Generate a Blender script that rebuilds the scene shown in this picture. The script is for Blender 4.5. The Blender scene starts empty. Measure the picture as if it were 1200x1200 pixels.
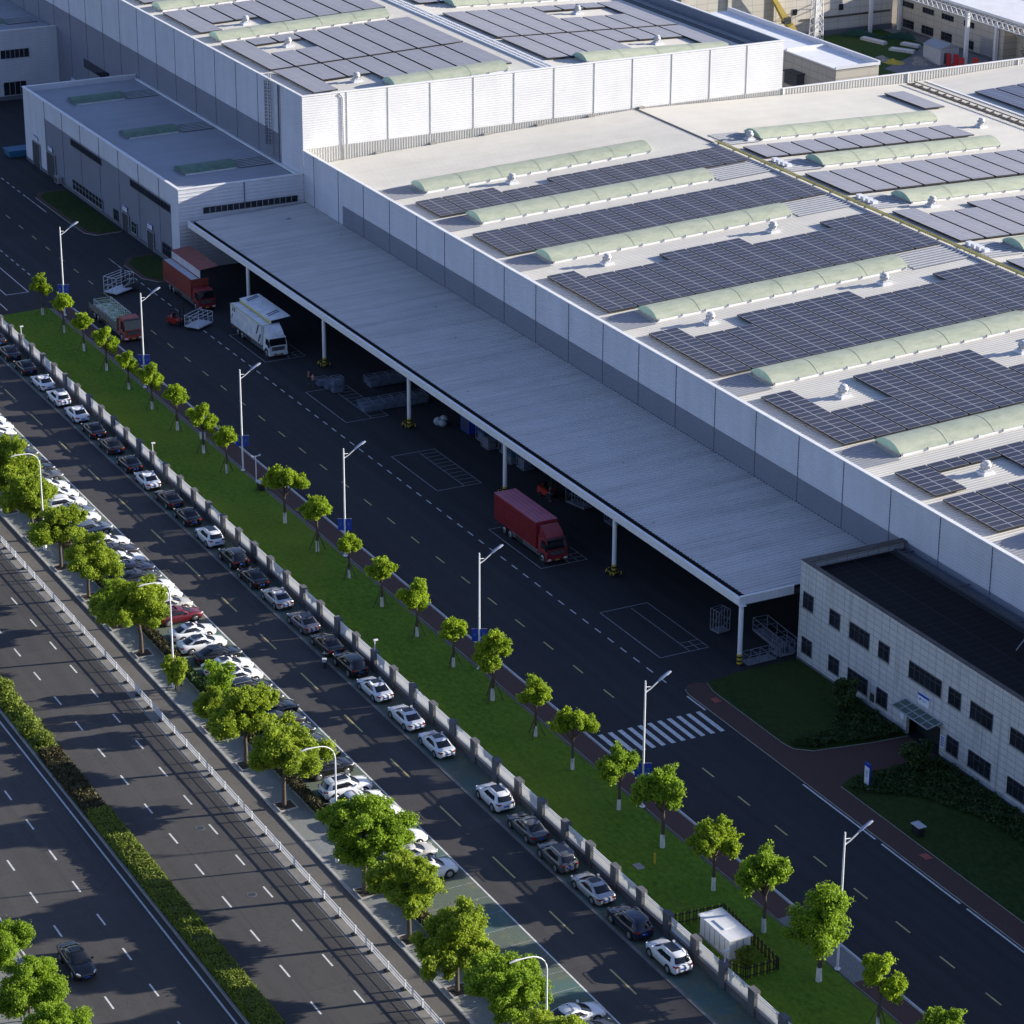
import bpy, math, random
import numpy as np
from mathutils import Vector, Matrix
R = math.radians
rnd = random.Random(11)
scene = bpy.context.scene
COL = scene.collection
PI = math.pi

# ------------------------------------------------------------------ materials
def new_mat(name):
    m = bpy.data.materials.new(name); m.use_nodes = True
    nt = m.node_tree; b = nt.nodes['Principled BSDF']
    return m, nt, b

def coords(nt, world=True, scale=(1, 1, 1), rot=(0, 0, 0)):
    if world:
        g = nt.nodes.new('ShaderNodeNewGeometry'); src = g.outputs['Position']
    else:
        g = nt.nodes.new('ShaderNodeTexCoord'); src = g.outputs['Object']
    mp = nt.nodes.new('ShaderNodeMapping'); mp.inputs['Scale'].default_value = scale
    mp.inputs['Rotation'].default_value = rot
    nt.links.new(src, mp.inputs['Vector'])
    return mp.outputs['Vector']

def noise(nt, vec, scale, detail=4, rough=.6):
    n = nt.nodes.new('ShaderNodeTexNoise')
    n.inputs['Scale'].default_value = scale; n.inputs['Detail'].default_value = detail
    n.inputs['Roughness'].default_value = rough
    nt.links.new(vec, n.inputs['Vector'])
    return n.outputs['Fac']

def ramp(nt, fac, stops):
    r = nt.nodes.new('ShaderNodeValToRGB'); e = r.color_ramp.elements
    while len(e) < len(stops): e.new(.5)
    for i, (p, c) in enumerate(stops):
        e[i].position = p; e[i].color = (*c, 1) if len(c) == 3 else c
    nt.links.new(fac, r.inputs['Fac'])
    return r.outputs['Color']

def mixc(nt, fac, a, b, mode='MIX'):
    m = nt.nodes.new('ShaderNodeMix'); m.data_type = 'RGBA'; m.blend_type = mode
    for sock, v in ((0, fac), (6, a), (7, b)):
        if isinstance(v, (int, float)): m.inputs[sock].default_value = v
        elif isinstance(v, tuple): m.inputs[sock].default_value = (*v, 1)
        else: nt.links.new(v, m.inputs[sock])
    return m.outputs[2]

def bumpn(nt, b, h, strength=.3, dist=.05):
    n = nt.nodes.new('ShaderNodeBump'); n.inputs['Strength'].default_value = strength
    n.inputs['Distance'].default_value = dist
    nt.links.new(h, n.inputs['Height']); nt.links.new(n.outputs['Normal'], b.inputs['Normal'])

def mul(c, k): return tuple(min(1, x * k) for x in c)

def M_plain(name, c, rough=.6, metal=0., var=.15, nscale=.6, coat=0., spec=.5, stretch=(1, 1, 1), world=True):
    m, nt, b = new_mat(name)
    if var:
        n = noise(nt, coords(nt, world, stretch), nscale, 5)
        col = ramp(nt, n, [(.3, mul(c, 1 - var)), (.7, mul(c, 1 + var))])
        nt.links.new(col, b.inputs['Base Color'])
    else:
        b.inputs['Base Color'].default_value = (*c, 1)
    b.inputs['Roughness'].default_value = rough; b.inputs['Metallic'].default_value = metal
    b.inputs['Coat Weight'].default_value = coat; b.inputs['Specular IOR Level'].default_value = spec
    return m

def M_asphalt(name, c, streak=.25, rough=.85, patches=True):
    """worn asphalt: long wheel-track streaks along the road, stains and fine grain"""
    m, nt, b = new_mat(name)
    s = noise(nt, coords(nt, True, (.012, .75, 1)), 1.0, 4, .6)
    c1 = ramp(nt, s, [(.3, mul(c, 1 - streak)), (.7, mul(c, 1 + streak))])
    p = noise(nt, coords(nt), .09, 6, .65)
    c2 = mixc(nt, ramp(nt, p, [(.42, (0, 0, 0)), (.75, (.55, .55, .55))]), c1, mul(c, 1.45))
    st = noise(nt, coords(nt), .55, 5, .7)
    c2 = mixc(nt, ramp(nt, st, [(.60, (0, 0, 0)), (.78, (.5, .5, .5))]), c2, mul(c, .6))
    if patches:                                  # square repair patches and fine cracks
        t = nt.nodes.new('ShaderNodeTexBrick'); t.offset = .37; t.inputs['Scale'].default_value = 1; t.inputs['Brick Width'].default_value = 17; t.inputs['Row Height'].default_value = 3.6
        t.inputs['Mortar Size'].default_value = .035; t.inputs['Color1'].default_value = (.88, .88, .88, 1); t.inputs['Color2'].default_value = (1.12, 1.11, 1.09, 1); t.inputs['Mortar'].default_value = (.62, .62, .62, 1)
        nt.links.new(coords(nt), t.inputs['Vector']); c2 = mixc(nt, .8, c2, t.outputs['Color'], 'MULTIPLY')
        cr = noise(nt, coords(nt), .22, 8, .62)
        c2 = mixc(nt, ramp(nt, cr, [(.494, (0, 0, 0)), (.4995, (.6, .6, .6)), (.5005, (.6, .6, .6)), (.506, (0, 0, 0))]), c2, mul(c, .4))
    g = noise(nt, coords(nt), 14, 2, .7)
    c3 = mixc(nt, .35, c2, ramp(nt, g, [(.25, mul(c, .55)), (.75, mul(c, 1.5))]))
    nt.links.new(c3, b.inputs['Base Color'])
    b.inputs['Roughness'].default_value = rough; b.inputs['Specular IOR Level'].default_value = .25
    bumpn(nt, b, g, .25, .02)
    return m

def M_grass(name, c, worn=(.10, .085, .03), worn_amt=.5):
    m, nt, b = new_mat(name)
    a = noise(nt, coords(nt), .16, 6, .65)
    f = noise(nt, coords(nt), 5.5, 3, .75)
    c1 = ramp(nt, a, [(.28, mul(c, .65)), (.5, c), (.72, mul(c, 1.35))])
    c2 = mixc(nt, .5, c1, ramp(nt, f, [(.3, mul(c, .45)), (.7, mul(c, 1.55))]))
    m_ = noise(nt, coords(nt, True, (1, 1.6, 1)), 1.4, 6, .75)
    c2 = mixc(nt, .55, c2, ramp(nt, m_, [(.34, mul(c, .45)), (.66, mul(c, 1.7))]))
    y_ = noise(nt, coords(nt, True, (.5, 1, 1)), .075, 5, .6)
    c2 = mixc(nt, ramp(nt, y_, [(.45, (0, 0, 0)), (.66, (.75, .75, .75))]), c2, (c[0] * 1.75, c[1] * 1.3, c[2] * 1.3))
    w = noise(nt, coords(nt, True, (.6, 1.4, 1)), .33, 7, .7)
    c3 = mixc(nt, ramp(nt, w, [(.60, (0, 0, 0)), (.78, (worn_amt,) * 3)]), c2, worn)
    nt.links.new(c3, b.inputs['Base Color'])
    b.inputs['Roughness'].default_value = .95; b.inputs['Specular IOR Level'].default_value = .1
    bumpn(nt, b, f, .7, .08)
    return m

def M_brick(name, c1, c2, mortar, bw, bh, msize=.02, offset=.5, rough=.85, rot=(0, 0, 0), world=True, extra=None, spec=.3, swap=None):
    """bricks, pavers, cladding tiles or solar modules; brick grid in metres"""
    m, nt, b = new_mat(name)
    v = coords(nt, world)
    if swap:                                   # (axis for u, axis for v)
        sp = nt.nodes.new('ShaderNodeSeparateXYZ'); cb = nt.nodes.new('ShaderNodeCombineXYZ')
        nt.links.new(v, sp.inputs[0])
        nt.links.new(sp.outputs[swap[0]], cb.inputs[0]); nt.links.new(sp.outputs[swap[1]], cb.inputs[1])
        v = cb.outputs[0]
    t = nt.nodes.new('ShaderNodeTexBrick')
    t.offset = offset; t.squash = 1
    t.inputs['Scale'].default_value = 1; t.inputs['Brick Width'].default_value = bw
    t.inputs['Row Height'].default_value = bh; t.inputs['Mortar Size'].default_value = msize
    t.inputs['Mortar Smooth'].default_value = .1
    t.inputs['Color1'].default_value = (*c1, 1); t.inputs['Color2'].default_value = (*c2, 1)
    t.inputs['Mortar'].default_value = (*mortar, 1)
    nt.links.new(v, t.inputs['Vector'])
    col = t.outputs['Color']
    if extra: col = extra(nt, col)
    nt.links.new(col, b.inputs['Base Color'])
    b.inputs['Roughness'].default_value = rough; b.inputs['Specular IOR Level'].default_value = spec
    return m

def stain(k=.6, scale=(.35, .35, .05), lo=.52, hi=.75, amt=.6):
    """vertical rain streaks and grime"""
    def f(nt, col):
        n = noise(nt, coords(nt, True, scale), 3.0, 6, .7)
        return mixc(nt, ramp(nt, n, [(lo, (0, 0, 0)), (hi, (amt,) * 3)]), col, (k * .3, k * .29, k * .26))
    return f

def M_leaf(name, a, c, trans=.35):
    m, nt, b = new_mat(name)
    at = nt.nodes.new('ShaderNodeAttribute'); at.attribute_name = 'tint'
    n = noise(nt, coords(nt), .9, 3)
    col = ramp(nt, at.outputs['Fac'], [(0, a), (1, c)])
    col = mixc(nt, .35, col, ramp(nt, n, [(.3, mul(a, .75)), (.7, mul(c, 1.1))]))
    nt.links.new(col, b.inputs['Base Color'])
    b.inputs['Roughness'].default_value = .6; b.inputs['Specular IOR Level'].default_value = .25
    tr = nt.nodes.new('ShaderNodeBsdfTranslucent'); nt.links.new(col, tr.inputs['Color'])
    mx = nt.nodes.new('ShaderNodeMixShader'); mx.inputs[0].default_value = trans
    out = nt.nodes['Material Output']
    nt.links.new(b.outputs[0], mx.inputs[1]); nt.links.new(tr.outputs[0], mx.inputs[2])
    nt.links.new(mx.outputs[0], out.inputs['Surface'])
    return m

def M_metal_sheet(name, c, stretch, amt=.35, rough=.45, spec=.4, scale=1.0, dirt=(.25, .23, .2), spots=False):
    m, nt, b = new_mat(name)
    n = noise(nt, coords(nt, True, stretch), scale, 6, .65)
    col = mixc(nt, ramp(nt, n, [(.42, (0, 0, 0)), (.8, (amt,) * 3)]), c, mul(dirt, 1))
    n2 = noise(nt, coords(nt), .25, 4)
    col = mixc(nt, .5, col, ramp(nt, n2, [(.3, mul(c, .86)), (.7, mul(c, 1.08))]), 'MULTIPLY') if False else mixc(nt, .25, col, ramp(nt, n2, [(.3, mul(c, .7)), (.7, mul(c, 1.1))]))
    if spots:
        n3 = noise(nt, coords(nt), .45, 7, .75)
        col = mixc(nt, ramp(nt, n3, [(.655, (0, 0, 0)), (.70, (.8, .8, .8))]), col, (.05, .045, .035))
    nt.links.new(col, b.inputs['Base Color'])
    b.inputs['Roughness'].default_value = rough; b.inputs['Specular IOR Level'].default_value = spec
    return m

MT = {}
MT['main_asphalt'] = M_asphalt('main_asphalt', (.068, .065, .064), .22)
MT['bike_asphalt'] = M_asphalt('bike_asphalt', (.115, .108, .10), .15)
MT['lane_asphalt'] = M_asphalt('lane_asphalt', (.058, .056, .057), .2)
MT['yard_asphalt'] = M_asphalt('yard_asphalt', (.033, .033, .036), .32)
MT['bare'] = M_plain('bare_ground', (.22, .19, .15), .95, var=.3, nscale=.05)
MT['concrete'] = M_plain('concrete', (.30, .29, .27), .9, var=.2, nscale=.5)
MT['kerb'] = M_plain('kerb_stone', (.36, .35, .33), .85, var=.2, nscale=1.5)
MT['gutter_strip'] = M_plain('gutter_strip', (.20, .19, .175), .9, var=.25, nscale=.8)
MT['white_line'] = M_plain('white_line', (.62, .62, .60), .7, var=.22, nscale=3)
MT['yellow_line'] = M_plain('yellow_line', (.50, .42, .17), .7, var=.22, nscale=3)
MT['faint_line'] = M_plain('faint_line', (.26, .26, .27), .8, var=.4, nscale=2.5)
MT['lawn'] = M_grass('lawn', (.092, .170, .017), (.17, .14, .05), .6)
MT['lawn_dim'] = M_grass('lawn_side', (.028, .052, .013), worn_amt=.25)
MT['lawn_yard'] = M_grass('lawn_yard', (.040, .085, .024), worn_amt=.35)
MT['soil'] = M_plain('soil', (.055, .043, .03), .95, var=.4, nscale=2)
MT['brick_path'] = M_brick('brick_path', (.105, .055, .045), (.085, .047, .043), (.06, .045, .04), .24, .12, .008)
MT['grey_pavers'] = M_brick('grey_pavers', (.24, .235, .23), (.2, .2, .2), (.12, .12, .12), .4, .2, .02)
def paver_tint(nt, col):
    n = noise(nt, coords(nt, True, (.5, .3, 1)), .32, 5, .65)
    col = mixc(nt, ramp(nt, n, [(.40, (.85, .85, .85)), (.52, (0, 0, 0))]), col, (.075, .155, .145))
    n2 = noise(nt, coords(nt), .55, 5, .7)
    return mixc(nt, ramp(nt, n2, [(.52, (0, 0, 0)), (.66, (.6, .6, .6))]), col, (.20, .185, .10))
MT['bay_pavers'] = M_brick('bay_pavers', (.145, .17, .135), (.125, .155, .125), (.09, .11, .08), .25, .25, .04, rot=(0, 0, 0), extra=paver_tint)
def walk_tint(nt, col):
    n = noise(nt, coords(nt), .25, 5)
    return mixc(nt, ramp(nt, n, [(.45, (0, 0, 0)), (.7, (.6, .6, .6))]), col, (.20, .20, .165))
MT['walk_pavers'] = M_brick('walk_pavers', (.23, .235, .22), (.20, .21, .20), (.17, .175, .16), .6, .3, .015, extra=walk_tint)
# buildings
MT['white_panel_shade'] = M_metal_sheet('white_panel_shade', (.63, .645, .70), (.5, .5, .05), .30, .4)  # same white cladding as white_sheet, with shade put in as darker, bluer colour
MT['white_sheet'] = M_metal_sheet('white_sheet', (.73, .74, .76), (.4, .4, .04), .12, .4)
MT['grey_panel'] = M_metal_sheet('grey_panel', (.20, .215, .265), (.5, .5, .05), .2, .45)
MT['flash_panel'] = M_metal_sheet('flash_panel', (.62, .61, .57), (1.2, 1.2, .06), .35, .5)
MT['seam'] = M_plain('panel_seam', (.15, .16, .20), .6, var=0)
MT['cap'] = M_plain('parapet_cap', (.82, .82, .82), .4, var=.08)
MT['roof_sheet'] = M_metal_sheet('roof_sheet', (.61, .59, .54), (.6, .03, .6), .30, .45, dirt=(.38, .35, .28))
MT['roof_bare'] = M_metal_sheet('roof_bare', (.27, .28, .31), (.6, .05, .6), .25, .4)
MT['canopy_sheet'] = M_metal_sheet('canopy_sheet', (.61, .59, .565), (.9, .035, .9), .6, .42, dirt=(.19, .185, .18), spots=True)
MT['annex_sheet'] = M_metal_sheet('annex_sheet', (.38, .39, .43), (.5, .03, .5), .45, .4, dirt=(.20, .21, .24))
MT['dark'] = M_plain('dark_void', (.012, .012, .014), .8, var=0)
MT['dark_steel'] = M_plain('dark_steel', (.045, .048, .055), .5, var=.1)
MT['steel'] = M_plain('grey_steel', (.36, .37, .38), .45, .3, var=.12)
MT['white_paint'] = M_plain('white_paint', (.74, .74, .75), .45, var=.07, nscale=2)
MT['white_dull'] = M_plain('white_dull', (.50, .51, .53), .6, var=.12, nscale=2)
m_, nt_, b_ = new_mat('fibreglass')
n_ = noise(nt_, coords(nt_, True, (.9, .35, .9)), 1.3, 8, .78)
col_ = ramp(nt_, n_, [(.3, (.31, .35, .255)), (.52, (.43, .465, .35)), (.75, (.53, .54, .42))])
nt_.links.new(col_, b_.inputs['Base Color']); b_.inputs['Roughness'].default_value = .5
MT['fibreglass'] = m_
MT['fibre_end'] = M_plain('fibre_end', (.30, .47, .38), .5, var=.12, nscale=1)
MT['fibre_old'] = M_plain('fibre_old', (.13, .21, .15), .6, var=.25, nscale=1)
MT['yellow_pipe'] = M_plain('yellow_pipe', (.55, .48, .16), .6, var=.2)
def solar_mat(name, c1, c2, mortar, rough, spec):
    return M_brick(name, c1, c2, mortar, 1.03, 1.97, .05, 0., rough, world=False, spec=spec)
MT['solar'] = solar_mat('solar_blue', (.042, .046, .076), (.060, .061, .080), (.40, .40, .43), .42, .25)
MT['solar_sky_sheen'] = solar_mat('solar_sky_sheen', (.30, .295, .325), (.34, .33, .35), (.44, .43, .45), .42, .4)  # same modules as the blue ones; bright sky reflection painted in as grey
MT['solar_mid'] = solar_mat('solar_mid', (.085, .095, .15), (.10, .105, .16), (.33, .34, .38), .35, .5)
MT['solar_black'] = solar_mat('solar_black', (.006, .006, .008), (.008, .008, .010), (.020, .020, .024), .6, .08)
MT['solar_frame'] = M_plain('solar_frame', (.022, .022, .024), .5, var=0)
MT['tile_wall'] = M_brick('tile_wall', (.56, .56, .56), (.52, .52, .52), (.26, .26, .26), 1.2, .62, .03, 0., .55, extra=stain(.6, (.5, .5, .045), .5, .74, .55), swap=(0, 2))
MT['tile_side'] = M_brick('tile_side', (.50, .50, .50), (.46, .46, .46), (.22, .22, .22), 1.2, .62, .035, 0., .55, extra=stain(.55), swap=(1, 2))
MT['office_roof_edge'] = M_plain('office_roof_edge', (.085, .075, .065), .8, var=.3, nscale=1)
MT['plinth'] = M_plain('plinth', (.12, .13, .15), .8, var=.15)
MT['glass'] = M_plain('window_glass', (.018, .022, .03), .08, var=.4, nscale=.7, spec=.5)
MT['frame_dark'] = M_plain('frame_dark', (.06, .065, .075), .5, var=0)
MT['frame_light'] = M_plain('frame_light', (.32, .34, .37), .5, var=0)
MT['door_grey'] = M_plain('door_grey', (.045, .05, .06), .5, var=.15)
MT['canopy_glass'] = M_plain('canopy_glass', (.07, .105, .09), .15, var=.15)
MT['stone_wall'] = M_brick('stone_wall', (.50, .47, .40), (.46, .43, .37), (.30, .28, .24), 2.4, 1.2, .05, 0., .85, extra=stain(.7, (.2, .2, .03), .55, .8, .4), swap=(0, 2))
MT['stone_wall_x'] = M_brick('stone_wall_x', (.58, .55, .49), (.54, .51, .46), (.38, .36, .32), 2.4, 1.2, .05, 0., .85, extra=stain(.7, (.2, .2, .03), .55, .8, .4), swap=(1, 2))
MT['blue_sign'] = M_plain('blue_sign', (.012, .045, .36), .45, var=.06)
MT['blue_lamp'] = M_plain('blue_lamp', (.26, .31, .45), .3, var=0)
MT['lamp_glass'] = M_plain('lamp_glass', (.6, .62, .66), .2, var=0)
MT['sign_white'] = M_plain('sign_white', (.72, .74, .80), .5, var=0)
MT['sign_grey'] = M_plain('sign_grey', (.28, .33, .45), .5, var=0)
MT['wood'] = M_plain('trunk_bark', (.075, .058, .042), .9, var=.35, nscale=4)
MT['lime'] = M_plain('lime_wash', (.62, .61, .58), .85, var=.15, nscale=4)
MT['leaf_lawn'] = M_leaf('leaf_lawn', (.14, .235, .019), (.42, .54, .038), .57)
MT['leaf_yellow'] = M_leaf('leaf_yellow', (.16, .26, .017), (.48, .62, .042), .57)
MT['leaf_big'] = M_leaf('leaf_big', (.14, .225, .022), (.44, .54, .05), .58)
MT['leaf_green'] = M_leaf('leaf_green', (.115, .21, .018), (.37, .53, .042), .56)
MT['leaf_hedge'] = M_leaf('leaf_hedge', (.10, .145, .018), (.24, .31, .04), .35)
MT['leaf_dark'] = M_leaf('leaf_dark', (.02, .042, .010), (.05, .10, .02), .25)
MT['leaf_brown'] = M_leaf('leaf_brown', (.04, .036, .016), (.11, .10, .04), .2)
MT['leaf_dim'] = M_leaf('leaf_dim', (.02, .04, .010), (.06, .10, .025), .2)
MT['fence_wall'] = M_plain('fence_wall', (.115, .115, .125), .85, var=.22, nscale=1.3)
MT['fence_coping'] = M_plain('fence_coping', (.22, .21, .20), .85, var=.2)
MT['tyre'] = M_plain('tyre', (.018, .018, .018), .85, var=0)
MT['rim'] = M_plain('rim', (.42, .43, .45), .35, .6, var=0)
MT['rim_dark'] = M_plain('rim_dark', (.06, .06, .065), .4, .4, var=0)
MT['black_trim'] = M_plain('black_trim', (.014, .014, .016), .5, var=0)
MT['car_glass'] = M_plain('car_glass', (.010, .012, .016), .05, var=0, spec=.6)
MT['head_lens'] = M_plain('head_lens', (.62, .64, .66), .15, var=0)
MT['tail_lens'] = M_plain('tail_lens', (.30, .018, .014), .2, var=0)
MT['plate_blue'] = M_plain('plate_blue', (.02, .08, .42), .5, var=0)
MT['plate_yellow'] = M_plain('plate_yellow', (.55, .38, .05), .5, var=0)
PAINT = {k: M_plain('paint_' + k, c, r, me, var=0, coat=.7) for k, (c, r, me) in dict(
    white=((.74, .75, .77), .3, 0), black=((.010, .010, .012), .25, 0), charcoal=((.035, .036, .042), .3, .2),
    brown=((.035, .026, .022), .3, .2), silver=((.47, .47, .48), .3, .35), lilac=((.17, .165, .20), .3, .35),
    grey=((.11, .115, .125), .3, .3), navy=((.018, .022, .05), .25, .1), red=((.13, .012, .02), .3, .1),
    champagne=((.55, .53, .48), .3, .25), steelblue=((.13, .16, .21), .3, .3)).items()}
MT['truck_red'] = M_plain('truck_red', (.24, .02, .027), .45, var=.28, nscale=1.6, coat=.2)
MT['truck_red_roof'] = M_plain('truck_red_roof', (.38, .10, .15), .5, var=.15, nscale=1.2)
MT['truck_orange'] = M_plain('truck_orange', (.21, .035, .025), .5, var=.3, nscale=1.2)
MT['truck_brick'] = M_plain('truck_brick', (.33, .07, .05), .5, var=.15, nscale=1.2)
MT['truck_white'] = M_plain('truck_white', (.68, .69, .71), .45, var=.2, nscale=1, coat=.2)
MT['truck_grey_roof'] = M_plain('truck_grey_roof', (.50, .49, .52), .5, var=.12, nscale=1)
MT['truck_yellow'] = M_plain('truck_yellow_trim', (.55, .52, .26), .5, var=0)
MT['graphic_navy'] = M_plain('graphic_navy', (.03, .04, .09), .5, var=0)
MT['chassis'] = M_plain('chassis', (.03, .03, .032), .7, var=0)
MT['deck'] = M_plain('deck', (.14, .125, .11), .8, var=.25, nscale=1.5)
MT['cage_shade'] = M_plain('cage_shade', (.22, .235, .27), .5, .1, var=.2, nscale=2)  # darker copy of the cage steel; canopy shade put into the colour
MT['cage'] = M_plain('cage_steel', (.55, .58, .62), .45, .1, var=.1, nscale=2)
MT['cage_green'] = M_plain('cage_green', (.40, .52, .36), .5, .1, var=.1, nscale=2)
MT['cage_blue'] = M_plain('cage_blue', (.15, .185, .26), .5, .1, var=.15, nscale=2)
MT['lift_red'] = M_plain('lift_red', (.42, .03, .02), .4, var=0)
MT['hazard_yellow'] = M_plain('hazard_yellow', (.50, .38, .03), .5, var=0)
MT['skip_teal'] = M_plain('skip_teal', (.03, .13, .13), .6, var=.2)
MT['skip_blue'] = M_plain('skip_blue', (.03, .14, .26), .5, var=.1)
MT['crane_yellow'] = M_plain('crane_yellow', (.44, .33, .07), .5, var=.2, nscale=.8)
MT['net_green'] = M_plain('net_green', (.015, .06, .05), .9, var=.3, nscale=1)
MT['rubble'] = M_plain('rubble', (.27, .25, .22), .95, var=.35, nscale=1.5)
MT['barrier_red'] = M_plain('barrier_red', (.50, .02, .03), .5, var=0)
MT['skin'] = M_plain('skin', (.42, .26, .18), .6, var=0)
MT['cloth_orange'] = M_plain('cloth_orange', (.50, .10, .04), .8, var=0)
MT['cloth_dark'] = M_plain('cloth_dark', (.04, .045, .06), .8, var=0)
MT['cloth_blue'] = M_plain('cloth_blue', (.04, .12, .26), .8, var=0)
MT['cloth_tan'] = M_plain('cloth_tan', (.28, .19, .13), .8, var=0)
MT['bag_white'] = M_plain('bag_white', (.34, .36, .40), .6, var=.15, nscale=2)
# ------------------------------------------------------------------ mesh builder
class MB:
    def __init__(s): s.v = []; s.f = []; s.mi = []; s.sm = []; s.mats = []
    def m(s, k):
        k = MT[k] if isinstance(k, str) else k
        if k not in s.mats: s.mats.append(k)
        return s.mats.index(k)
    def add(s, vs, fs, mat, smooth=False):
        o = len(s.v); s.v.extend(vs); i = s.m(mat)
        for f in fs: s.f.append(tuple(o + k for k in f)); s.mi.append(i); s.sm.append(smooth)
    def box(s, x0, x1, y0, y1, z0, z1, mat, mtop=None):
        vs = [(x0, y0, z0), (x1, y0, z0), (x1, y1, z0), (x0, y1, z0), (x0, y0, z1), (x1, y0, z1), (x1, y1, z1), (x0, y1, z1)]
        fs = [(0, 3, 2, 1), (0, 1, 5, 4), (1, 2, 6, 5), (2, 3, 7, 6), (3, 0, 4, 7)]
        s.add(vs, fs, mat); s.add(vs[4:], [(0, 1, 2, 3)], mtop or mat)
        return s
    def quad(s, a, b, c, d, mat): s.add([a, b, c, d], [(0, 1, 2, 3)], mat); return s
    def sheet(s, x0, x1, y0, y1, z, mat): return s.quad((x0, y0, z), (x1, y0, z), (x1, y1, z), (x0, y1, z), mat)
    def poly(s, pts, z0, z1, mat, mside=None):
        n = len(pts)
        s.add([(x, y, z1) for x, y in pts], [tuple(range(n))], mat)
        s.add([(x, y, z0) for x, y in pts] + [(x, y, z1) for x, y in pts],
              [(i, (i + 1) % n, n + (i + 1) % n, n + i) for i in range(n)], mside or mat)
        return s
    def tube(s, pts, r, mat, n=6, smooth=True, caps=True):
        pts = [Vector(p) for p in pts]; rs = r if isinstance(r, (list, tuple)) else [r] * len(pts)
        vs = []; fs = []
        for i, p in enumerate(pts):
            d = (pts[min(i + 1, len(pts) - 1)] - pts[max(i - 1, 0)]).normalized()
            a = d.cross(Vector((0, 0, 1)) if abs(d.z) < .95 else Vector((1, 0, 0))).normalized(); b = d.cross(a)
            for k in range(n):
                t = 2 * PI * k / n + PI / n
                q = p + (a * math.cos(t) + b * math.sin(t)) * rs[i]; vs.append(tuple(q))
        for i in range(len(pts) - 1):
            for k in range(n):
                fs.append((i * n + k, i * n + (k + 1) % n, (i + 1) * n + (k + 1) % n, (i + 1) * n + k))
        s.add(vs, fs, mat, smooth)
        if caps:
            s.add(vs[:n], [tuple(range(n))], mat); s.add(vs[-n:], [tuple(range(n))[::-1]], mat)
        return s
    def bar(s, a, b, w, mat): return s.tube([a, b], w * .7071, mat, 4, False)
    def cyl(s, c, r0, r1, h, mat, n=14, axis='z', smooth=True):
        x, y, z = c
        e = {'z': (0, 0, h), 'y': (0, h, 0), 'x': (h, 0, 0)}[axis]
        return s.tube([c, (x + e[0], y + e[1], z + e[2])], [r0, r1], mat, n, smooth)
    def lathe(s, prof, c, mat, n=14, smooth=True):
        vs = []; fs = []
        for r, z in prof:
            for k in range(n):
                t = 2 * PI * k / n; vs.append((c[0] + r * math.cos(t), c[1] + r * math.sin(t), c[2] + z))
        for i in range(len(prof) - 1):
            for k in range(n): fs.append((i * n + k, i * n + (k + 1) % n, (i + 1) * n + (k + 1) % n, (i + 1) * n + k))
        s.add(vs, fs, mat, smooth); s.add(vs[-n:], [tuple(range(n))], mat); return s
    def ribs(s, axis, a0, a1, b0, b1, fz, mat, pitch=.4, h=.04, nb=2):
        """ribbed sheet. axis 'x': ribs repeat along x, run along y, height fz(y); bs are sampled nb times"""
        prof = []; a = a0
        while a < a1 - 1e-6:
            for da, dz in ((0, 0), (.62, 0), (.70, 1), (.92, 1), (1, 0)):
                q = min(a + da * pitch, a1); prof.append((q, dz * h))
            a += pitch
        bs = [b0 + (b1 - b0) * i / (nb - 1) for i in range(nb)] if isinstance(nb, int) else nb
        vs = [fz(pa, pb, dz) for pb in bs for pa, dz in prof]; n = len(prof)
        fs = [(j * n + i, j * n + i + 1, (j + 1) * n + i + 1, (j + 1) * n + i) for j in range(len(bs) - 1) for i in range(n - 1)]
        s.add(vs, fs, mat); return s
    def build(s, name, parent=None, loc=None, rot=0):
        me = bpy.data.meshes.new(name); me.from_pydata(s.v, [], s.f)
        me.polygons.foreach_set('material_index', s.mi); me.polygons.foreach_set('use_smooth', s.sm)
        for k in s.mats: me.materials.append(k)
        me.update()
        o = bpy.data.objects.new(name, me); COL.objects.link(o)
        if parent: o.parent = parent
        if loc: o.location = loc
        o.rotation_euler.z = rot
        return o

def tag(o, label=None, cat=None, group=None, kind=None):
    if label: o['label'] = label
    if cat: o['category'] = cat
    if group: o['group'] = group
    if kind: o['kind'] = kind
    return o
def thing(name, label, cat, loc=(0, 0, 0), rot=0, group=None):
    o = bpy.data.objects.new(name, None); COL.objects.link(o)
    o.empty_display_size = .3; o.location = loc; o.rotation_euler = (0, 0, rot)
    return tag(o, label, cat, group)
KIDS = {}
def dup(o, loc=None, rot=None, label=None, group=None, parent=None):
    c = o.copy(); COL.objects.link(c)
    if parent: c.parent = parent
    if loc is not None: c.location = loc
    if rot is not None: c.rotation_euler = (0, 0, rot)
    if label: c['label'] = label
    if group: c['group'] = group
    for ch in KIDS.get(o.name, None) or [k for k in o.children]: dup(ch, parent=c)
    return c
ORD = ['', 'first', 'second', 'third', 'fourth', 'fifth', 'sixth', 'seventh', 'eighth', 'ninth', 'tenth', 'eleventh', 'twelfth',
       'thirteenth', 'fourteenth', 'fifteenth', 'sixteenth', 'seventeenth', 'eighteenth', 'nineteenth', 'twentieth',
       'twenty-first', 'twenty-second', 'twenty-third', 'twenty-fourth', 'twenty-fifth', 'twenty-sixth', 'twenty-seventh',
       'twenty-eighth', 'twenty-ninth', 'thirtieth', 'thirty-first', 'thirty-second', 'thirty-third', 'thirty-fourth',
       'thirty-fifth', 'thirty-sixth', 'thirty-seventh', 'thirty-eighth', 'thirty-ninth', 'fortieth', 'forty-first', 'forty-second']

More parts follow.
